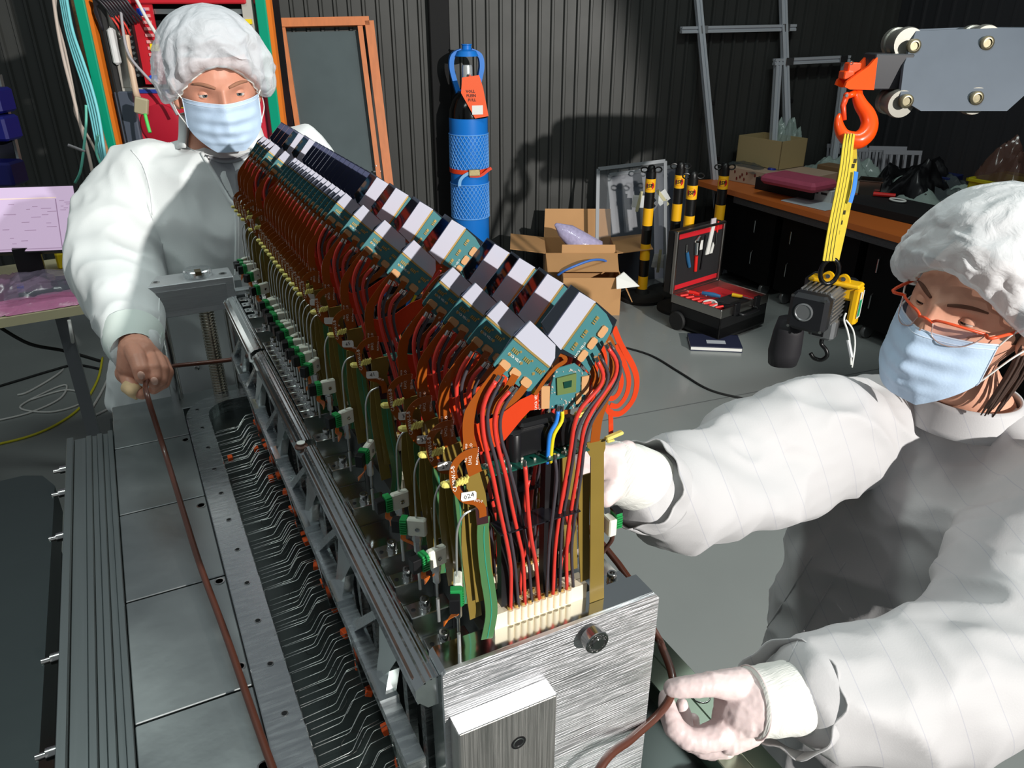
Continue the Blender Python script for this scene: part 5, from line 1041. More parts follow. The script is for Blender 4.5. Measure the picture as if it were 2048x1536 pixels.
for i in range(16): u = rgs.uniform(.62, .86); v = rgs.uniform(.25, .9); scq(u, v, u + rgs.uniform(.015, .06), v + .006, SC2)
for i in range(6): u = .92 + rgs.uniform(0, .04); v = .22 + i * .03; scq(u, v, u + rgs.uniform(.01, .03), v + .006, SC2)
b = MB(); pb = m0[3].lerp(m0[2], .72) - nm_ * .02; b.b2((pb.x - .04, pb.y - .02, ZD), (pb.x + .04, pb.y + .02, pb.z + .02)); b.b2((pb.x - .13, pb.y - .09, ZD), (pb.x + .13, pb.y + .09, ZD + .012)); b.build('stand', BLACK, mo)
PINKB = mat('pink_bubble_bag', (196, 120, 158), .3, var=.2, scale=40, bump=.6, bscale=70)
def dbag(label, px, py, sx, sy, h, sd, m, name='antistatic_bag', h0=0.):
    o = onZ(px, py, ZD + .001 + h0); b = MB(); s0_ = V((sd * 7.3, sd * 3.1, 0)); M3 = Matrix.Rotation(math.atan2(ed.y, ed.x), 3, 'Z')
    def f(u, v):
        x = (u - .5) * 2; y = (v - .5) * 2; r_ = max(abs(x), abs(y)); z = max(0, 1 - r_ ** 3) * h * (.8 + .5 * noise.noise(V((x * 2, y * 2, 0)) + s0_)) + abs(noise.noise(V((x * 8, y * 8, 3)) + s0_)) * h * .2; return o + M3 @ V((x * sx / 2, y * sy / 2, max(.001, z)))
    b.grid(f, 24, 24); return tag(b.build(name, m, None, 30), label, 'bag', 'packing bags on the desk')
dbag('pink bubble wrap bag lying at the desk edge', 115, 604, .3, .14, .03, 1, PINKB)
dbag('pink bubble wrap bag at the far left of the desk', 30, 618, .24, .12, .03, 2, PINKB)
dbag('shiny clear bag over the circuit board on the desk', 110, 570, .3, .22, .05, 3, film('shiny_clear_bag', (150, 140, 160), .35, .12), h0=.04)
dbag('shiny pinkish clear bag left of the circuit board', 35, 585, .26, .22, .06, 4, film('shiny_pink_bag', (170, 130, 160), .5, .12))
o = onZ(110, 572, ZD + .02); b = MB(); b.box(o, (.22, .12, .006), math.atan2(ed.y, ed.x)); pc = tag(b.build('circuit_board', mat('dark_green_pcb', (24, 66, 52), .4)), 'dark green circuit board inside the shiny bag on the desk', 'circuit board')
for i in range(5): b = MB(); b.box(o + ed * (-.08 + .04 * i) + V((0, 0, .008)), (.02, .03, .012), math.atan2(ed.y, ed.x)); b.build('chip', BLACK, pc)
b = MB(); b.box(o - ed * .10 + V((0, 0, .01)), (.02, .04, .02), math.atan2(ed.y, ed.x)); b.build('blue_connector', mat('blue_part', (30, 70, 190), .4), pc)
bb_ = onZ(150, 545, ZD); b = MB(); b.box(bb_ + eb * .1 + V((0, 0, .03)), (.1, .06, .06), math.atan2(ed.y, ed.x), .006); tag(b.build('yellow_box', mat('yellow_label', (236, 206, 20), .5)), 'small yellow box on the desk under the monitor corner', 'box')
# --- floor cables at the left
def fc(name, label, pxs, r, m, z=.006):
    b = MB(); b.tube(smoothpath([onZ(x, y, z) if len(q_) == 0 else q_[0] for (x, y, *q_) in pxs], 6), r, 8); return tag(b.build(name, m, None, 'all'), label, 'cable', 'cables lying on the floor under the desk')
fc('yellow_cable', 'yellow cable curving over the floor at the left', [(-20, 892), (60, 872), (120, 845), (165, 810), (195, 760), (205, 715)], .006, mat('yellow_cable', (206, 196, 40), .45))
fc('white_cable', 'white cable loop on the floor nearest the tray', [(225, 735), (205, 780), (185, 815), (172, 838), (240, 806), (290, 780)], .006, WHC)
fc('white_cable', 'large white cable coil under the desk', [(-10, 842), (60, 825), (120, 797), (132, 770), (90, 785), (40, 815), (100, 824), (160, 808), (168, 790), (130, 780), (60, 800)], .005, WHC)
fc('white_cable', 'white cable dropping from the desk into the coil', [(138, 640, at(138, 640, 2.5)), (146, 680, at(146, 690, 2.7)), (146, 712), (120, 745), (60, 782), (35, 790)], .0055, WHC)
fc('black_cable', 'black cable slung below the desk', [(0, 655, at(0, 655, 2.55)), (60, 690, at(60, 688, 2.6)), (130, 702, at(130, 702, 2.7)), (200, 720, at(200, 722, 2.8))], .006, RUBBER)
fc('black_cable', 'black cable crossing the floor from the left edge', [(-10, 775), (40, 760), (100, 742), (150, 730), (200, 738)], .007, RUBBER)
# ------------------------------------------------------------------ people
def skinmat(name, rgb): return mat(name, rgb, .48, var=.10, scale=45, bump=.12, bscale=160, sss=.08)
def coatmat(name, rgb, grid=0.):
    m = mat(name, rgb, .62, var=.03, scale=8, bump=.08, bscale=500, sss=.0)
    nt = m.node_tree; b = nt.nodes['Principled BSDF']; b.inputs['Sheen Weight'].default_value = .2
    if grid:
        tc = nt.nodes.new('ShaderNodeTexCoord'); sp_ = nt.nodes.new('ShaderNodeSeparateXYZ'); mp = nt.nodes.new('ShaderNodeMapping'); mp.inputs['Rotation'].default_value = (.2, .35, .5)
        nt.links.new(tc.outputs['Object'], mp.inputs[0]); nt.links.new(mp.outputs[0], sp_.inputs[0])
        md = nt.nodes.new('ShaderNodeMath'); md.operation = 'PINGPONG'; md.inputs[1].default_value = grid; nt.links.new(sp_.outputs[0], md.inputs[0])
        lt = nt.nodes.new('ShaderNodeMath'); lt.operation = 'LESS_THAN'; lt.inputs[1].default_value = .0005; nt.links.new(md.outputs[0], lt.inputs[0])
        mx = nt.nodes.new('ShaderNodeMix'); mx.data_type = 'RGBA'; src = b.inputs['Base Color'].links[0].from_socket
        nt.links.new(lt.outputs[0], mx.inputs[0]); nt.links.new(src, mx.inputs[6]); mx.inputs[7].default_value = S(176, 176, 182); nt.links.new(mx.outputs[2], b.inputs['Base Color'])
    return m
COAT = coatmat('white_coat_cloth', (212, 216, 216)); GOWN = coatmat('white_gown_cloth', (190, 189, 190), .022)
CAPM = film('bouffant_cap', (226, 230, 236), .62, .7); CAPM2 = film('bouffant_cap_opaque', (226, 228, 230), .78, .7)
for m_c in (CAPM, CAPM2):
    nt_ = m_c.node_tree; n1 = nt_.nodes.new('ShaderNodeTexNoise'); n1.inputs['Scale'].default_value = 38; n1.inputs['Detail'].default_value = 6; n1.inputs['Distortion'].default_value = 1.2; t1 = nt_.nodes.new('ShaderNodeTexCoord'); nt_.links.new(t1.outputs['Object'], n1.inputs[0]); b1 = nt_.nodes.new('ShaderNodeBump'); b1.inputs['Strength'].default_value = .5; b1.inputs['Distance'].default_value = .006; nt_.links.new(n1.outputs[0], b1.inputs['Height']); nt_.links.new(b1.outputs[0], nt_.nodes['Principled BSDF'].inputs['Normal'])
MASK = mat('pale_blue_mask', (186, 208, 232), .7, var=.04, scale=30, bump=.15, bscale=300); MASKE = mat('mask_border', (206, 220, 236), .7)
KNIT = mat('knit_cuff', (226, 226, 220), .85, bump=.5, bscale=60, stretch=(1, 8, 1), var=.04, scale=200)
GLOVE = mat('pale_pink_glove', (226, 206, 204), .42, var=.05, scale=40, bump=.5, bscale=55, sss=.06)
SKM = skinmat('man_skin', (206, 146, 122)); SKW = skinmat('woman_skin', (216, 160, 134)); 
EYEW = mat('eye_white', (214, 206, 200), .2); IRIS = mat('grey_blue_iris', (92, 106, 108), .2); IRISB = mat('brown_iris', (70, 50, 36), .2); PUP = mat('pupil', (8, 8, 8), .1)

def headframe(hc, yaw, pitch, roll):
    t = (CAM - hc).normalized(); x = (RIGHT - t * RIGHT.dot(t)).normalized(); z = t.cross(x) if t.cross(x).z > 0 else x.cross(t)
    # yaw > 0 turns the face to the picture's left, pitch > 0 down, roll > 0 clockwise in the picture
    M = Matrix((x, t, z)).transposed()
    Rr = Matrix.Rotation(roll, 3, 'Y') ; Ry = Matrix.Rotation(yaw, 3, 'Z'); Rp = Matrix.Rotation(-pitch, 3, 'X')
    return M @ Rr @ Ry @ Rp
def G(a, s_): return math.exp(-(a / s_) ** 2)
def headpt(dx, dy, dz, fem=False):
    x = .073 * dx; y = .094 * dy; z = .116 * dz
    if dz < 0: x *= 1 - .24 * (-dz) ** 1.3
    if dy < 0 and dz < -.2: y *= 1 - .3 * min(1, (-dz - .2) / .5)
    if dy > 0:
        y += .004 * (1 - abs(dz)) - .006 * max(0, dz) ** 2
        ax = abs(x); k = min(1, dy * 2.2)
        d = .0055 * G(z - .019, .008) * G(ax - .028, .026) + .003 * G(z - .012, .01) * G(ax, .012)
        d -= .0125 * G(ax - .031, .0135) * G(z - .001, .0105)
        d += .005 * G(ax - .046, .016) * G(z + .026, .014)
        if -.056 < z < .016:
            tt = (.016 - z) / .062; wdt = .0075 + .008 * tt ** 2; h_ = .006 + .022 * min(1, tt * 1.1) ** 1.1
            if z < -.042: h_ *= max(0, 1 - (-.042 - z) / .014)
            d += h_ * G(x, wdt)
        d += .006 * G(z + .070, .008) * G(ax, .02) + .009 * G(z + .100, .014) * G(ax, .018) - .003 * G(z + .078, .0035) * G(ax, .022)
        if not fem: d -= .0018 * G(ax - .0045, .0022) * G(z - .03, .012)
        y += d * k
    return V((x, y, z))
def head_mb(hc, M, fem=False, n=96, m=80):
    b = MB(); vs = []
    for j in range(m + 1):
        ph = -pi / 2 + pi * j / m
        for i in range(n): th = 2 * pi * i / n; vs.append(hc + M @ headpt(cos(ph) * sin(th), cos(ph) * cos(th), sin(ph), fem))
    fs = [(j * n + i, j * n + (i + 1) % n, (j + 1) * n + (i + 1) % n, (j + 1) * n + i) for j in range(m) for i in range(n)]
    b.add(vs, fs); return b
def patch(fn, nu, nv, th=None):
    b = MB(); b.grid(fn, nu, nv); return b
def eyes(par, hc, M, iris, gaze=(0, 0), skin=None, lid=.25):
    for s_ in (-1, 1):
        c_ = V((s_ * .031, .0692, .0)); b = MB(); b.ball(hc + M @ c_, .0122, 18, 14); e = b.build('eye', EYEW, par, 'all')
        gd = V((gaze[0], 1, gaze[1])).normalized(); b = MB(); b.lathe([(.0056, .0108), (.0054, .0114), (.003, .0121), (.0003, .0124)], hc + M @ c_, M @ gd, 16); b.build('iris', iris, e, 'all'); b = MB(); b.lathe([(.0024, .0121), (.0022, .0125), (.0002, .0126)], hc + M @ c_, M @ gd, 12); b.build('pupil', PUP, e, 'all')
        def shell(e0, e1, r_):
            def f(u, v):
                a = (u - .5) * 2 * 1.25; el = e0 + (e1 - e0) * v; el *= cos(a * .9) if True else 1; return hc + M @ (c_ + V((sin(a) * cos(el), cos(a) * cos(el), sin(el))) * r_)
            return f
        b = patch(shell(lid, 1.35, .0134), 14, 6); b.build('upper_lid', skin, par, 'all'); b = patch(shell(-.24, -1.35, .0132), 14, 6); b.build('lower_lid', skin, par, 'all')
def brows(par, hc, M, m, th=.0035, ang=.0):
    for s_ in (-1, 1):
        pts = []
        for k in range(9):
            t = k / 8; x = s_ * (.012 + .038 * t); z = .0165 + .006 * sin(t * 2.4) - ang * (1 - t) ; dx = x / .073; dz = z / .116; dy = math.sqrt(max(.01, 1 - dx * dx - dz * dz)); p = headpt(dx, dy, dz); p.y += .001; pts.append(hc + M @ p)
        b = MB(); b.tube(pts, [th * (.5 + .8 * sin(pi * (.15 + .8 * k / 8))) for k in range(9)], 8); b.build('eyebrow', m, par, 'all')
def cap_mb(hc, M, rx, ry, zt, seed, bulge=1.36, front=.052, side=-.018, back=-.05):
    b = MB(); n, m = 120, 34; vs = []; s0 = V((seed, seed * 2, 0)); cpos = V((0, -.008, .0))
    for j in range(m + 1):
        t = j / m
        for i in range(n):
            a = 2 * pi * i / n; cf = cos(a)
            zr = (front * cf ** 2 if cf > 0 else back * cf ** 2) + side * (1 - cf ** 2)
            if t < .3: r_ = 1.03 + (bulge - 1.03) * sin(t / .3 * pi / 2) ** .8
            else: r_ = bulge * math.sqrt(max(0, 1 - ((t - .3) / .7) ** 2.3))
            z = zr + (zt - zr) * (t ** 1.25) - .014 * sin(min(1, t / .25) * pi) * (1.2 - max(0, cf))
            pl_ = G(t - .08, .26); pleat = .034 * sin(a * 27 + 3 * noise.noise(V((cos(a) * 2, sin(a) * 2, seed + t)))) * pl_ + .026 * (1 - 2 * abs(sin(a * 6 + 4 * noise.noise(V((cos(a), sin(a), seed + 4 + t)))))) * (1 - t)
            cr = V((sin(a) * 2.2, cf * 2.2, t * 3)) + s0; crum = (.09 * noise.noise(cr) + .05 * (1 - abs(noise.noise(cr * 2.2)) * 4) * .5) * (1 - t ** 5)
            k = 1 + pleat + crum * min(1, t * 4)
            vs.append(hc + M @ (cpos + V((sin(a) * rx * r_ * k, cf * ry * r_ * k, z + .012 * noise.noise(cr * 1.7 + V((9, 9, 9))) * min(1, t * 3) * (1 - t ** 4)))))
    b.add(vs, [(j * n + i, j * n + (i + 1) % n, (j + 1) * n + (i + 1) % n, (j + 1) * n + i) for j in range(m) for i in range(n)]); return b
def mask(par, hc, M, top=-.012, h_=.108, w_=.070):
    def f(u, v):
        x0 = (u - .5) * 2; tp = 1 if v < .5 else 1 - .62 * ((v - .5) / .5) ** 1.6; x = x0 * w_ * tp
        z = top - h_ * v + .006 * x0 ** 2 * (1 - v); y = .108 * math.sqrt(max(.02, 1 - (x / .083) ** 2)) + .012 * G(x, .02) * G(v - .22, .35) - .030 * max(0, v - .65) ** 1.4 / .35 ** .4 - .002
        y += .0022 * sin(v * 26) * (1 - abs(x0) ** 3) * (v < .85) + .003 * noise.noise(V((x * 60, v * 5, 1))) + .010 * (1 - abs(x0)) * sin(pi * v) 
        return hc + M @ V((x, y, z))
    b = patch(f, 40, 40); mk = b.build('face_mask', MASK, par, 'all')
    b = MB(); b.tube([f(i / 24, 0) for i in range(25)], .0013, 6); b.tube([f(i / 24, .06) for i in range(25)], .0008, 6); b.build('mask_border', MASKE, mk, 'all')
    b = MB(); b.tube([f(0, i / 12 * .55) for i in range(13)], .0012, 6); b.build('mask_border', MASKE, mk, 'all'); b = MB(); b.tube([f(1, i / 12 * .55) for i in range(13)], .0012, 6); b.build('mask_border', MASKE, mk, 'all')
    for s_, u in ((-1, 0), (1, 1)):
        b = MB(); b.tube(smoothpath([f(u, .02), hc + M @ V((s_ * .080, .045, .008)), hc + M @ V((s_ * .086, .0, .02)), hc + M @ V((s_ * .086, -.012, -.01)), hc + M @ V((s_ * .082, .03, -.035)), f(u, .5)], 5), .0013, 6); b.build('ear_loop', WHITE, mk, 'all')
    return mk
def ear(mb, hc, M):
    for s_ in (-1, 1): mb.ball(hc + M @ V((s_ * .076, -.006, -.008)), (.010, .018, .030), 12, 10, M)
def fold(mb, a1=.012, f1=8., a2=.005, f2=20., seed=0., stretch=None):
    o = MB(); o.f = mb.f; s0 = V((seed, seed * 1.7, seed * .3)); o.v = []
    for v, n in zip(mb.v, mb.n):
        q = V(v) + s0
        if stretch is not None: q = stretch @ q
        r1 = 1 - 2.2 * abs(noise.noise(q * f1)); r2 = 1 - 2.2 * abs(noise.noise(q * f2 + V((7, 3, 1))))
        o.v.append(v + n * (a1 * (r1 - .4) + a2 * (r2 - .4) + .4 * a1 * noise.noise(q * f1 * .5)))
    return o
def sec(c_, u, hw, w_, hd): return (c_, u * hw, w_ * hd)

def smooth2(pts, closed=True):
    return [(p.x, p.y) for p in smoothpath([V((x, y, 0)) for x, y in pts], 4, closed)]
# ======================= man
man = thing('person', 'person in white coat, mask and bouffant cap holding the cord with one bare hand', 'person', (.02, 1.48, 0))
HC = at(433, 176, 1.53); MH = headframe(HC, -.10, .16, -.05)
DN = _fh.copy(); ch_c = lambda px, py, d: at(px, py, d)
# body: head and neck, torso, arms, hands, legs in one mesh
body = head_mb(HC, MH); ear(body, HC, MH)
core = MB(); nb = at(443, 300, 1.60)
core.limb([HC + MH @ V((0, -.02, -.06)), HC + MH @ V((0, -.02, -.10)), nb + V((0, 0, .02)), nb - V((0, 0, .06))], [.056, .056, .062, .075], 20)
core.limb([nb - V((0, 0, .08)), at(425, 480, 1.70), at(410, 700, 1.80), at(405, 800, 1.86)], [.07, .085, .095, .10])
core.limb([at(300, 360, 1.63), at(238, 550, 1.55), at(265, 690, 1.345)], [.045, .04, .028]); core.limb([at(585, 345, 1.63), at(675, 580, 1.68), at(640, 740, 1.57)], [.05, .04, .03])
hip = at(405, 820, 1.87); ft = V((hip.x, hip.y, 0))
for s_ in (-1, 1): core.limb([hip + RIGHT * s_ * .09, V((ft.x, ft.y, .48)) + RIGHT * s_ * .1, V((ft.x, ft.y, .1)) + RIGHT * s_ * .1, V((ft.x, ft.y, .05)) + RIGHT * s_ * .1 - DN * .12], [.08, .055, .04, .035])
hd = MB(); U = .000844
def Hn(x, y, d=0.): return at(200 + x / 4.388, 500 + y / 4.388, 1.30 + d)
hd.limb([Hn(290, 760, .05), Hn(300, 840, .02), Hn(340, 930), Hn(420, 980, .01)], [.026, .028, .031, .028])
hd.limb([Hn(300, 900, -.005), Hn(290, 1020, .0), Hn(240, 1080, .01)], [.026, .026, .02])
hd.limb([Hn(290, 880, -.02), Hn(330, 960, -.036), Hn(360, 1050, -.044), Hn(365, 1115, -.044)], [.015, .0145, .0138, .0115])     # thumb
hd.limb([Hn(440, 950, -.008), Hn(470, 1040, -.03), Hn(480, 1120, -.034), Hn(470, 1170, -.03)], [.0125, .0118, .011, .009])       # index
hd.limb([Hn(500, 950, .005), Hn(545, 1050, -.014), Hn(535, 1140, -.02), Hn(480, 1190, -.018)], [.0125, .0118, .011, .009])
hd.limb([Hn(540, 975, .02), Hn(588, 1075, .0), Hn(560, 1165, -.006), Hn(470, 1225, -.008)], [.012, .0115, .0105, .0085])
hd.limb([Hn(230, 1080, .0), Hn(260, 1170, -.012), Hn(310, 1235, -.018), Hn(370, 1265, -.018)], [.0135, .012, .011, .0095])
hd2 = remesh(hd, .0016, 5); body.add(hd2.v, hd2.f); cr2 = remesh(core, .009, 6); body.add(cr2.v, cr2.f)
bo = body.build('body', SKM, man, 'all')
for x, y, d in ((362, 1100, -.0575), (478, 1150, -.0435)):
    b = MB(); o = Hn(x, y, d); b.ball(o, (.0062, .0035, .0072), 12, 8, Matrix.Rotation(-YAW, 3, 'Z')); b.build('finger_nail', mat('nail', (222, 176, 158), .3), bo, 'all')
b = MB(); b.tube([Hn(248, 1190, -.012), Hn(300, 1236, -.018), Hn(345, 1258, -.018)], [.0138, .0128, .0122], 14); b.build('finger_plaster', mat('beige_plaster', (222, 192, 148), .7), bo, 'all')
eyes(man, HC, MH, IRIS, (.08, .04), SKM, .17); brows(man, HC, MH, mat('fair_brow', (158, 112, 88), .8), .0026, .0012)
b = MB(); sc_ = [];
for j in range(1, 12):
    for i in range(40):
        a = 2 * pi * i / 40; ph = j / 12 * pi / 2; d = V((cos(ph) * sin(a), cos(ph) * cos(a), sin(ph)))
        sc_.append(HC + MH @ (headpt(d.x, d.y, d.z) * 1.035 + V((0, -.006, .006))))
b.add(sc_, [(j * 40 + i, j * 40 + (i + 1) % 40, (j + 1) * 40 + (i + 1) % 40, (j + 1) * 40 + i) for j in range(3, 10) for i in range(40)]); b.build('hair', mat('greying_hair', (112, 100, 92), .8, var=.3, scale=80), man, 'all')
cp_ = cap_mb(HC, MH, .080, .098, .152, 3.1, 1.42).build('bouffant_cap', CAPM, man, 'all')
rimp = []
b = MB(); c0 = cap_mb(HC, MH, .080, .098, .152, 3.1, 1.42); b.tube([c0.v[i] for i in range(0, 120, 1)], .0022, 6, closed=True); b.build('elastic_band', WHITE, cp_, 'all')
mask(man, HC, MH, -.012, .092)
# coat
ct = MB()
ct.loft([sec(at(443, 284, 1.615), RIGHT, .075, DN, .066), sec(at(442, 294, 1.615), RIGHT, .105, DN, .075), sec(at(440, 308, 1.615), RIGHT, .165, DN, .09), sec(at(436, 335, 1.625), RIGHT, .205, DN, .108), sec(at(432, 420, 1.66), RIGHT, .21, DN, .125), sec(at(424, 560, 1.72), RIGHT, .20, DN, .135), sec(at(414, 700, 1.80), RIGHT, .205, DN, .145), sec(at(408, 790, 1.85), RIGHT, .215, DN, .155)], 32)
ct.limb([at(285, 348, 1.62), at(245, 440, 1.60), at(232, 530, 1.55), at(238, 590, 1.48), at(262, 668, 1.37), at(270, 692, 1.34)], [.082, .088, .086, .078, .062, .05], 20)
ct.limb([at(590, 335, 1.61), at(650, 440, 1.64), at(680, 570, 1.68), at(660, 660, 1.64), at(640, 740, 1.56)], [.082, .085, .08, .07, .05], 20)
cm_ = fold(remesh(ct, .0065, 8), .017, 6.0, .006, 16, 2.2, Matrix(((1, 0, .35), (0, 1, 0), (0, 0, .55))))
cto = cm_.build('coat', COAT, man, 'all')
b = MB(); b.loft([(at(268, 690, 1.345), RIGHT * .047, DN * .04 + V((0, 0, .012))), (at(266, 676, 1.35), RIGHT * .05, DN * .044 + V((0, 0, .012)))], 24, False); b.tube([at(266, 668, 1.36), at(264, 690, 1.335), at(268, 704, 1.318)], [.052, .045, .037], 24, False); b.build('cuff', mat('pale_cuff', (214, 224, 218), .8), cto, 'all')
# collar, shirt front, snaps
def coll(u, v):
    a = (u - .5) * 2 * 2.55; r_ = .074 + .018 * (1 - v) + .004 * noise.noise(V((a * 2, v, 3))); c_ = at(443, 272, 1.61) + V((0, 0, .008)); hgt = .074 * v - .036 + .02 * cos(a + pi) * (1 - v); return c_ + (RIGHT * sin(a) * r_ + DN * cos(a) * r_ * .98) + V((0, 0, hgt))
b = patch(coll, 40, 8); b.v = b.v; so = b.build('collar', COAT, cto, 'all'); so.modifiers.new('t', 'SOLIDIFY').thickness = .004
bv = BVHTree.FromPolygons([tuple(v) for v in cm_.v], cm_.f)
vee = [(412, 312), (440, 316), (470, 314), (500, 304), (503, 320), (496, 350), (486, 380), (472, 410), (452, 388), (430, 352)]
bd = drape(bv, smooth2(vee), .003); cc_ = sum(bd, V((0, 0, 0))) / len(bd); cc_ = drape(bv, [(468, 345)], .004)[0]
b = MB(); mid = [p.lerp(cc_, .5) for p in bd]; n_ = len(bd); b.add(bd + mid + [cc_], [(k, (k + 1) % n_, n_ + (k + 1) % n_, n_ + k) for k in range(n_)] + [(n_ + k, n_ + (k + 1) % n_, 2 * n_) for k in range(n_)])
sh_ = b.build('shirt_front', mat('grey_tshirt', (138, 140, 144), .85, var=.08, scale=120), man, 'all')
b = MB(); b.tube(drape(bv, smooth2([(410, 312), (440, 322), (470, 321), (502, 308)], False), .004), .0035, 8); b.build('shirt_neckband', MATS['grey_tshirt'], sh_, 'all')
for lab, wd in (([(404, 306), (418, 330), (440, 368), (458, 398), (472, 418), (474, 470), (472, 560), (466, 690)], .012), ([(506, 300), (506, 325), (498, 358), (486, 390), (474, 416)], .012)):
    pth = drape(bv, smooth2(lab, False), .003); b = MB(); b.tube(pth, wd * .35, 8); b.build('lapel_edge', COAT, cto, 'all')
for q in ((414, 316), (504, 312), (394, 735)):
    h_ = drape(bv, [q], .004); b = MB(); b.lathe([(.0062, 0), (.006, .002), (.004, .003), (.0038, .0015), (.002, .0015)], h_[0], -DN, 14); b.build('press_stud', STEEL, cto, 40)
for q in ([(262, 300), (285, 330), (300, 380), (305, 430)], [(320, 560), (318, 640), (322, 720)], [(340, 262), (370, 290), (405, 310)]):
    b = MB(); pth = drape(bv, smooth2(q, False), .0008)
    if len(pth) > 2: b.tube(pth, .0011, 6); b.build('seam', COAT, cto, 'all')
tr = MB()
for s_ in (-1, 1): tr.limb([hip + RIGHT * s_ * .085 + V((0, 0, .06)), V((ft.x, ft.y, .48)) + RIGHT * s_ * .1, V((ft.x, ft.y, .09)) + RIGHT * s_ * .1], [.115, .085, .07])
tm = fold(remesh(tr, .01, 4), .006, 8, .003, 20, 5); tm.build('trousers', mat('dark_blue_jeans', (32, 40, 62), .8, var=.15, scale=60), man, 'all')
for s_ in (-1, 1):
    b = MB(); o = V((ft.x, ft.y, 0)) + RIGHT * s_ * .1; b.loft([(o + V((0, 0, .0)) - DN * .06, RIGHT * .05, DN * .14), (o + V((0, 0, .03)) - DN * .06, RIGHT * .052, DN * .145), (o + V((0, 0, .07)) - DN * .04, RIGHT * .045, DN * .10), (o + V((0, 0, .11)), RIGHT * .04, DN * .05)], 18); b.build('shoe', BLACK, man, 'all')

# ======================= woman
wom = thing('person', 'person in striped white gown with orange glasses and mask, gloved hand on the cord', 'person', (.75, .42, 0))
WC = at(1952, 612, 1.05); MW = headframe(WC, .40, .30, .48)
wb = head_mb(WC, MW, True); ear(wb, WC, MW)
core = MB(); wn = at(1955, 830, 1.16)
core.limb([WC + MW @ V((0, -.025, -.06)), WC + MW @ V((0, -.025, -.10)), wn, wn - V((0, 0, .06))], [.05, .05, .054, .07], 20)
bf = (-RIGHT * .78 - _fh * .62).normalized(); bl = V((-bf.y, bf.x, 0)); bl = bl if bl.dot(RIGHT) > 0 else -bl        # chest direction, lateral axis
core.limb([wn - V((0, 0, .1)), at(1800, 1100, 1.25), at(1730, 1350, 1.36)], [.065, .08, .09])
core.limb([at(1680, 865, 1.17), at(1440, 978, 1.03), at(1290, 962, .875)], [.045, .036, .024]); core.limb([at(2070, 980, 1.06), at(1960, 1340, .92), at(1560, 1396, .80)], [.045, .036, .026])
wh = at(1720, 1400, 1.40); wft = V((wh.x, wh.y, 0))
for s_ in (-1, 1): core.limb([wh + bl * s_ * .09, V((wft.x, wft.y, .46)) + bl * s_ * .09, V((wft.x, wft.y, .08)) + bl * s_ * .09, V((wft.x, wft.y, .04)) + bl * s_ * .09 + bf * .12], [.08, .05, .036, .032])
cr2 = remesh(core, .009, 6); wb.add(cr2.v, cr2.f); wbo = wb.build('body', SKW, wom, 'all')
eyes(wom, WC, MW, IRISB, (-.2, -.25), SKW, -.02); brows(wom, WC, MW, mat('brown_brow', (96, 62, 46), .8), .0021, 0)
# hair under and behind the cap
b = MB(); hs = []
for j in range(13):
    for i in range(40): a = 2 * pi * i / 40; ph = -.25 + j / 12 * (pi / 2 + .25); d = V((cos(ph) * sin(a), cos(ph) * cos(a), sin(ph))); hs.append(WC + MW @ (headpt(d.x, min(d.y, .75), d.z, True) * 1.05 + V((0, -.012, .008))))
b.add(hs, [(j * 40 + i, j * 40 + (i + 1) % 40, (j + 1) * 40 + (i + 1) % 40, (j + 1) * 40 + i) for j in range(12) for i in range(40) if not (j < 6 and (i < 7 or i > 32))]); hr_ = b.build('hair', mat('brown_hair', (66, 48, 40), .6, var=.3, scale=90), wom, 'all')
rgh = random.Random(6)
for i in range(14):
    p0 = V((.070 + rgh.uniform(0, .006), .008 - .004 * i + rgh.uniform(-.004, .004), .0)); b = MB(); b.tube(smoothpath([WC + MW @ p0, WC + MW @ (p0 + V((.006, -.006, -.05))), WC + MW @ (p0 + V((.002, -.004 + rgh.uniform(-.01, .01), -.11 - rgh.uniform(0, .03))))], 4), [.0022] * 8 + [.0008], 5); b.build('hair_strand', MATS['brown_hair'], hr_, 'all')
cw = cap_mb(WC, MW, .082, .102, .168, 8.4, 1.42, .056, -.005, -.06); cwo = cw.build('bouffant_cap', CAPM2, wom, 'all'); b = MB(); b.tube([cw.v[i] for i in range(120)], .0022, 6, closed=True); b.build('elastic_band', WHITE, cwo, 'all')
mask(wom, WC, MW, -.022, .105, .071)
# glasses, low on the nose
GF = mat('orange_frame', (226, 84, 44), .35); LENS = film('spectacle_lens', (150, 140, 160), .18, .05)
gl = MB()
def gp(x, y, z): return WC + MW @ V((x, y, z))
GZ = -.008
for s_ in (-1, 1):
    top = [gp(s_ * x, .112 - .9 * (x - .01) ** 2 / .06 - (.0), GZ + z) for x, z in ((.009, .001), (.015, .005), (.030, .007), (.048, .006), (.060, .004))]
    b = MB(); b.tube(smoothpath(top, 4), .0019, 8); fo = b.build('glasses_rim', GF, wom, 'all') if s_ < 0 else b.build('glasses_rim', GF, wom, 'all')
    low = [gp(s_ * x, .112 - .9 * (x - .01) ** 2 / .06, GZ + z) for x, z in ((.012, -.004), (.016, -.016), (.030, -.022), (.046, -.019), (.056, -.008))]
    b = MB(); pts = smoothpath(top, 3) + list(reversed(smoothpath(low, 3))); b.add(pts, [tuple(range(len(pts)))]); b.build('lens', LENS, fo, 'all')
    b = MB(); b.tube(smoothpath([top[-1]] + list(reversed(low)) + [top[0]], 3), .0007, 6); b.build('lens_wire', mat('pale_wire', (200, 170, 160), .3, .5), fo, 'all')
    b = MB(); b.tube(smoothpath([top[-1], gp(s_ * .072, .085, GZ + .006), gp(s_ * .079, .03, GZ + .014), gp(s_ * .080, -.01, GZ + .012)], 4), .0022, 8); b.build('temple', GF, fo, 'all')
    b = MB(); b.ball(top[-1], .0028, 8, 6); b.build('hinge', STEEL, fo, 'all')
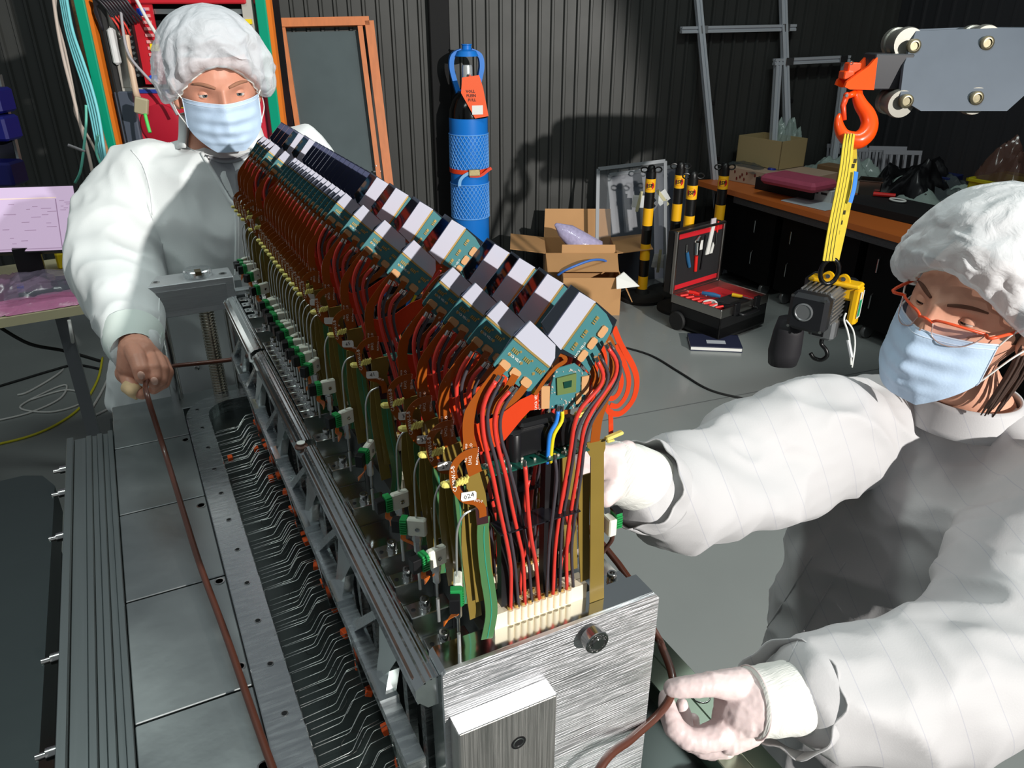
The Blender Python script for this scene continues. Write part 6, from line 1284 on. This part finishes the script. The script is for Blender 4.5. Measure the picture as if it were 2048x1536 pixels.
b = MB(); b.tube(smoothpath([gp(-.010, .112, GZ), gp(0, .116, GZ + .003), gp(.010, .112, GZ)], 4), .0018, 8); b.build('bridge', GF, wom, 'all')
# gown
gw = MB()
gw.loft([sec(at(1930, 800, 1.155), bl, .068, bf, .062), sec(at(1925, 835, 1.165), bl, .085, bf, .075), sec(at(1905, 870, 1.175), bl, .145, bf, .09), sec(at(1880, 925, 1.19), bl, .185, bf, .112), sec(at(1835, 1050, 1.235), bl, .19, bf, .125), sec(at(1785, 1200, 1.30), bl, .185, bf, .13), sec(at(1735, 1360, 1.38), bl, .195, bf, .145), sec(at(1690, 1536, 1.48), bl, .215, bf, .165), sec(at(1640, 1780, 1.64), bl, .235, bf, .185)], 32)
gw.limb([at(1760, 850, 1.20), at(1640, 868, 1.15), at(1530, 925, 1.08), at(1430, 975, 1.02), at(1350, 990, .94), at(1310, 985, .89)], [.075, .092, .088, .078, .064, .052], 22)
gw.limb([at(1310, 985, .89), at(1290, 995, .87)], [.05, .045], 18)
gw.limb([at(2010, 930, 1.12), at(2075, 1010, 1.06), at(2050, 1180, .98), at(1985, 1330, .92), at(1880, 1370, .88), at(1760, 1390, .845), at(1660, 1396, .82), at(1610, 1398, .81)], [.075, .09, .092, .092, .083, .068, .060, .054], 22)
gm = fold(remesh(gw, .0055, 7), .017, 7.0, .0065, 17, 6.1, Matrix(((.8, .2, .3), (0, 1, .2), (.2, 0, .7))))
gwo = gm.build('gown', GOWN, wom, 'all')
# gathered sleeve mouth and knit cuffs
def frill(a, c_, r0, r1, par, seed, m=GOWN, wob=.18):
    a, c_ = V(a), V(c_); ax = (c_ - a).normalized(); u = ax.orthogonal().normalized(); v_ = ax.cross(u)
    def f(uu, vv):
        t = uu * 2 * pi; k = r0 + (r1 - r0) * vv ** .7; k *= 1 + wob * vv * sin(9 * t + seed) * .25 + wob * .7 * noise.noise(V((cos(t) * 1.6, sin(t) * 1.6, vv + seed))) * vv; return a.lerp(c_, vv + .25 * vv * noise.noise(V((cos(t), sin(t), seed + 5)))) + (u * cos(t) + v_ * sin(t)) * k
    b = patch(f, 60, 10); o = b.build('sleeve_frill', m, par, 'all'); o.modifiers.new('t', 'SOLIDIFY').thickness = .0015; return o
WX = lambda x, y, d=0.: at(1250 + x / 4.55, 1200 + y / 4.55, .78 + d)
frill(WX(1590, 890, .025), WX(1500, 880, .012), .052, .056, gwo, 1.3); frill(at(1308, 985, .885), at(1275, 965, .86), .05, .054, gwo, 2.4)
def cuff(pts, rs, par):
    b = MB(); n = 44; b.tube(smoothpath(pts, 4), [r for r in rs], n, True)
    for i, v in enumerate(b.v): pass
    o = b.build('knit_cuff', KNIT, par, 'all'); return o
cuff([WX(1140, 930), WX(1300, 915, .005), WX(1480, 890, .012), WX(1620, 890, .025)], [.0345] * 4 + [.036] * 4 + [.037] * 4 + [.04], gwo)
cuff([at(1222, 942, .80), at(1240, 946, .815), at(1260, 952, .835), at(1300, 965, .875)], [.032] * 4 + [.034] * 4 + [.036] * 5, gwo)
# standing collar and placket
def wcoll(u, v):
    a = (u - .5) * 2 * 2.75; r_ = .074 + .012 * (1 - v); c_ = at(1925, 812, 1.155); return c_ + (bl * sin(a) * r_ + bf * cos(a) * -1 * r_ * -1 * .95) + V((0, 0, -.02 + .045 * v)) 
b = patch(wcoll, 44, 6); co = b.build('collar', GOWN, gwo, 'all'); co.modifiers.new('t', 'SOLIDIFY').thickness = .004
bw_ = BVHTree.FromPolygons([tuple(v) for v in gm.v], gm.f)
for q, r_ in (([(1625, 1112), (1598, 1155), (1570, 1200), (1535, 1255), (1502, 1312)], .0016), ([(1690, 1125), (1660, 1172), (1630, 1220), (1600, 1275), (1572, 1330)], .0014)):
    pth = drape(bw_, smooth2(q, False), .0004); b = MB(); b.tube(pth, r_, 6); b.build('seam', GOWN, gwo, 'all')
# gloved hand
gh = MB(); q = .000111
def chain(l, dd=0.): gh.limb([WX(x, y, dd + (e[0] if e else 0)) for x, y, r_, *e in l], [r_ * q for x, y, r_, *e in l], 18)
chain([(1190, 930, 308, .004), (1090, 955, 285, .004), (1000, 1080, 215, .005), (900, 1200, 150)])
chain([(1100, 1150, 190, .01), (960, 1260, 150, .005)])
chain([(1040, 780, 165, -.002), (930, 770, 135, -.010), (790, 765, 112, -.016), (640, 785, 98, -.018), (500, 800, 92, -.018), (430, 800, 80, -.016)])
chain([(860, 1220, 140, -.006), (700, 1270, 118, -.010), (560, 1255, 108, -.012), (450, 1160, 100, -.010), (400, 1040, 90, -.004), (375, 940, 78, .004), (370, 880, 64, .008)])
chain([(880, 1290, 130, .012), (720, 1340, 108, .014), (600, 1290, 96, .018), (540, 1150, 86, .022), (530, 1030, 76, .024), (520, 950, 60, .024)])
chain([(920, 1330, 115, .026), (790, 1370, 95, .030), (680, 1320, 84, .034), (630, 1190, 74, .036), (620, 1090, 62, .036)])
chain([(960, 1340, 100, .036), (860, 1380, 82, .042), (770, 1340, 70, .046), (720, 1240, 62, .046)])
gm2 = remesh(gh, .0014, 4); gm2 = fold(gm2, .0006, 60, .0003, 150, 1.0, Matrix(((1, 0, 0), (0, 1, 0), (0, 0, .5))))
go = gm2.build('glove', GLOVE, wom, 'all')
b = MB(); ax_ = (WX(1300, 915, .005) - WX(1140, 930)).normalized(); uu = ax_.orthogonal().normalized(); vv_ = ax_.cross(uu); c_ = WX(1150, 930, .002); b.tube([c_ + (uu * cos(2 * pi * k / 40) + vv_ * sin(2 * pi * k / 40)) * .0352 for k in range(40)], .0012, 6, closed=True); b.build('glove_cuff_roll', GLOVE, go, 'all')
# other hand, mostly hidden behind the modules
h2 = MB(); P2 = lambda x, y, d: at(x, y, d); h2.limb([P2(1250, 947, .825), P2(1230, 942, .812)], [.028, .026])
for i in range(4):
    r0 = P2(1218, 906 + i * 22, .80); r1 = r0 + V((-.024, .012, .002)); r2 = r1 + V((-.010, .020, -.006)); h2.limb([r0 + V((.02, -.004, 0)), r0, r1, r2], [.011, .0088, .0082, .0072])
h2.limb([P2(1232, 965, .805), P2(1222, 985, .785), P2(1212, 998, .775)], [.013, .011, .009]); h3 = remesh(h2, .0018, 3); h3.build('glove', GLOVE, wom, 'all')
tr = MB()
for s_ in (-1, 1): tr.limb([wh + bl * s_ * .085, V((wft.x, wft.y, .46)) + bl * s_ * .09, V((wft.x, wft.y, .09)) + bl * s_ * .09], [.11, .08, .065])
tm = fold(remesh(tr, .01, 4), .005, 8, .003, 20, 5); tm.build('trousers', MATS['dark_blue_jeans'], wom, 'all')
for s_ in (-1, 1):
    b = MB(); o = V((wft.x, wft.y, 0)) + bl * s_ * .09; b.loft([(o + bf * .05, bl * .045, bf * .13), (o + bf * .05 + V((0, 0, .03)), bl * .047, bf * .132), (o + bf * .03 + V((0, 0, .07)), bl * .04, bf * .09), (o + V((0, 0, .1)), bl * .036, bf * .045)], 18); b.build('shoe', BLACK, wom, 'all')
man.location.z = 0; wom.location.z = 0
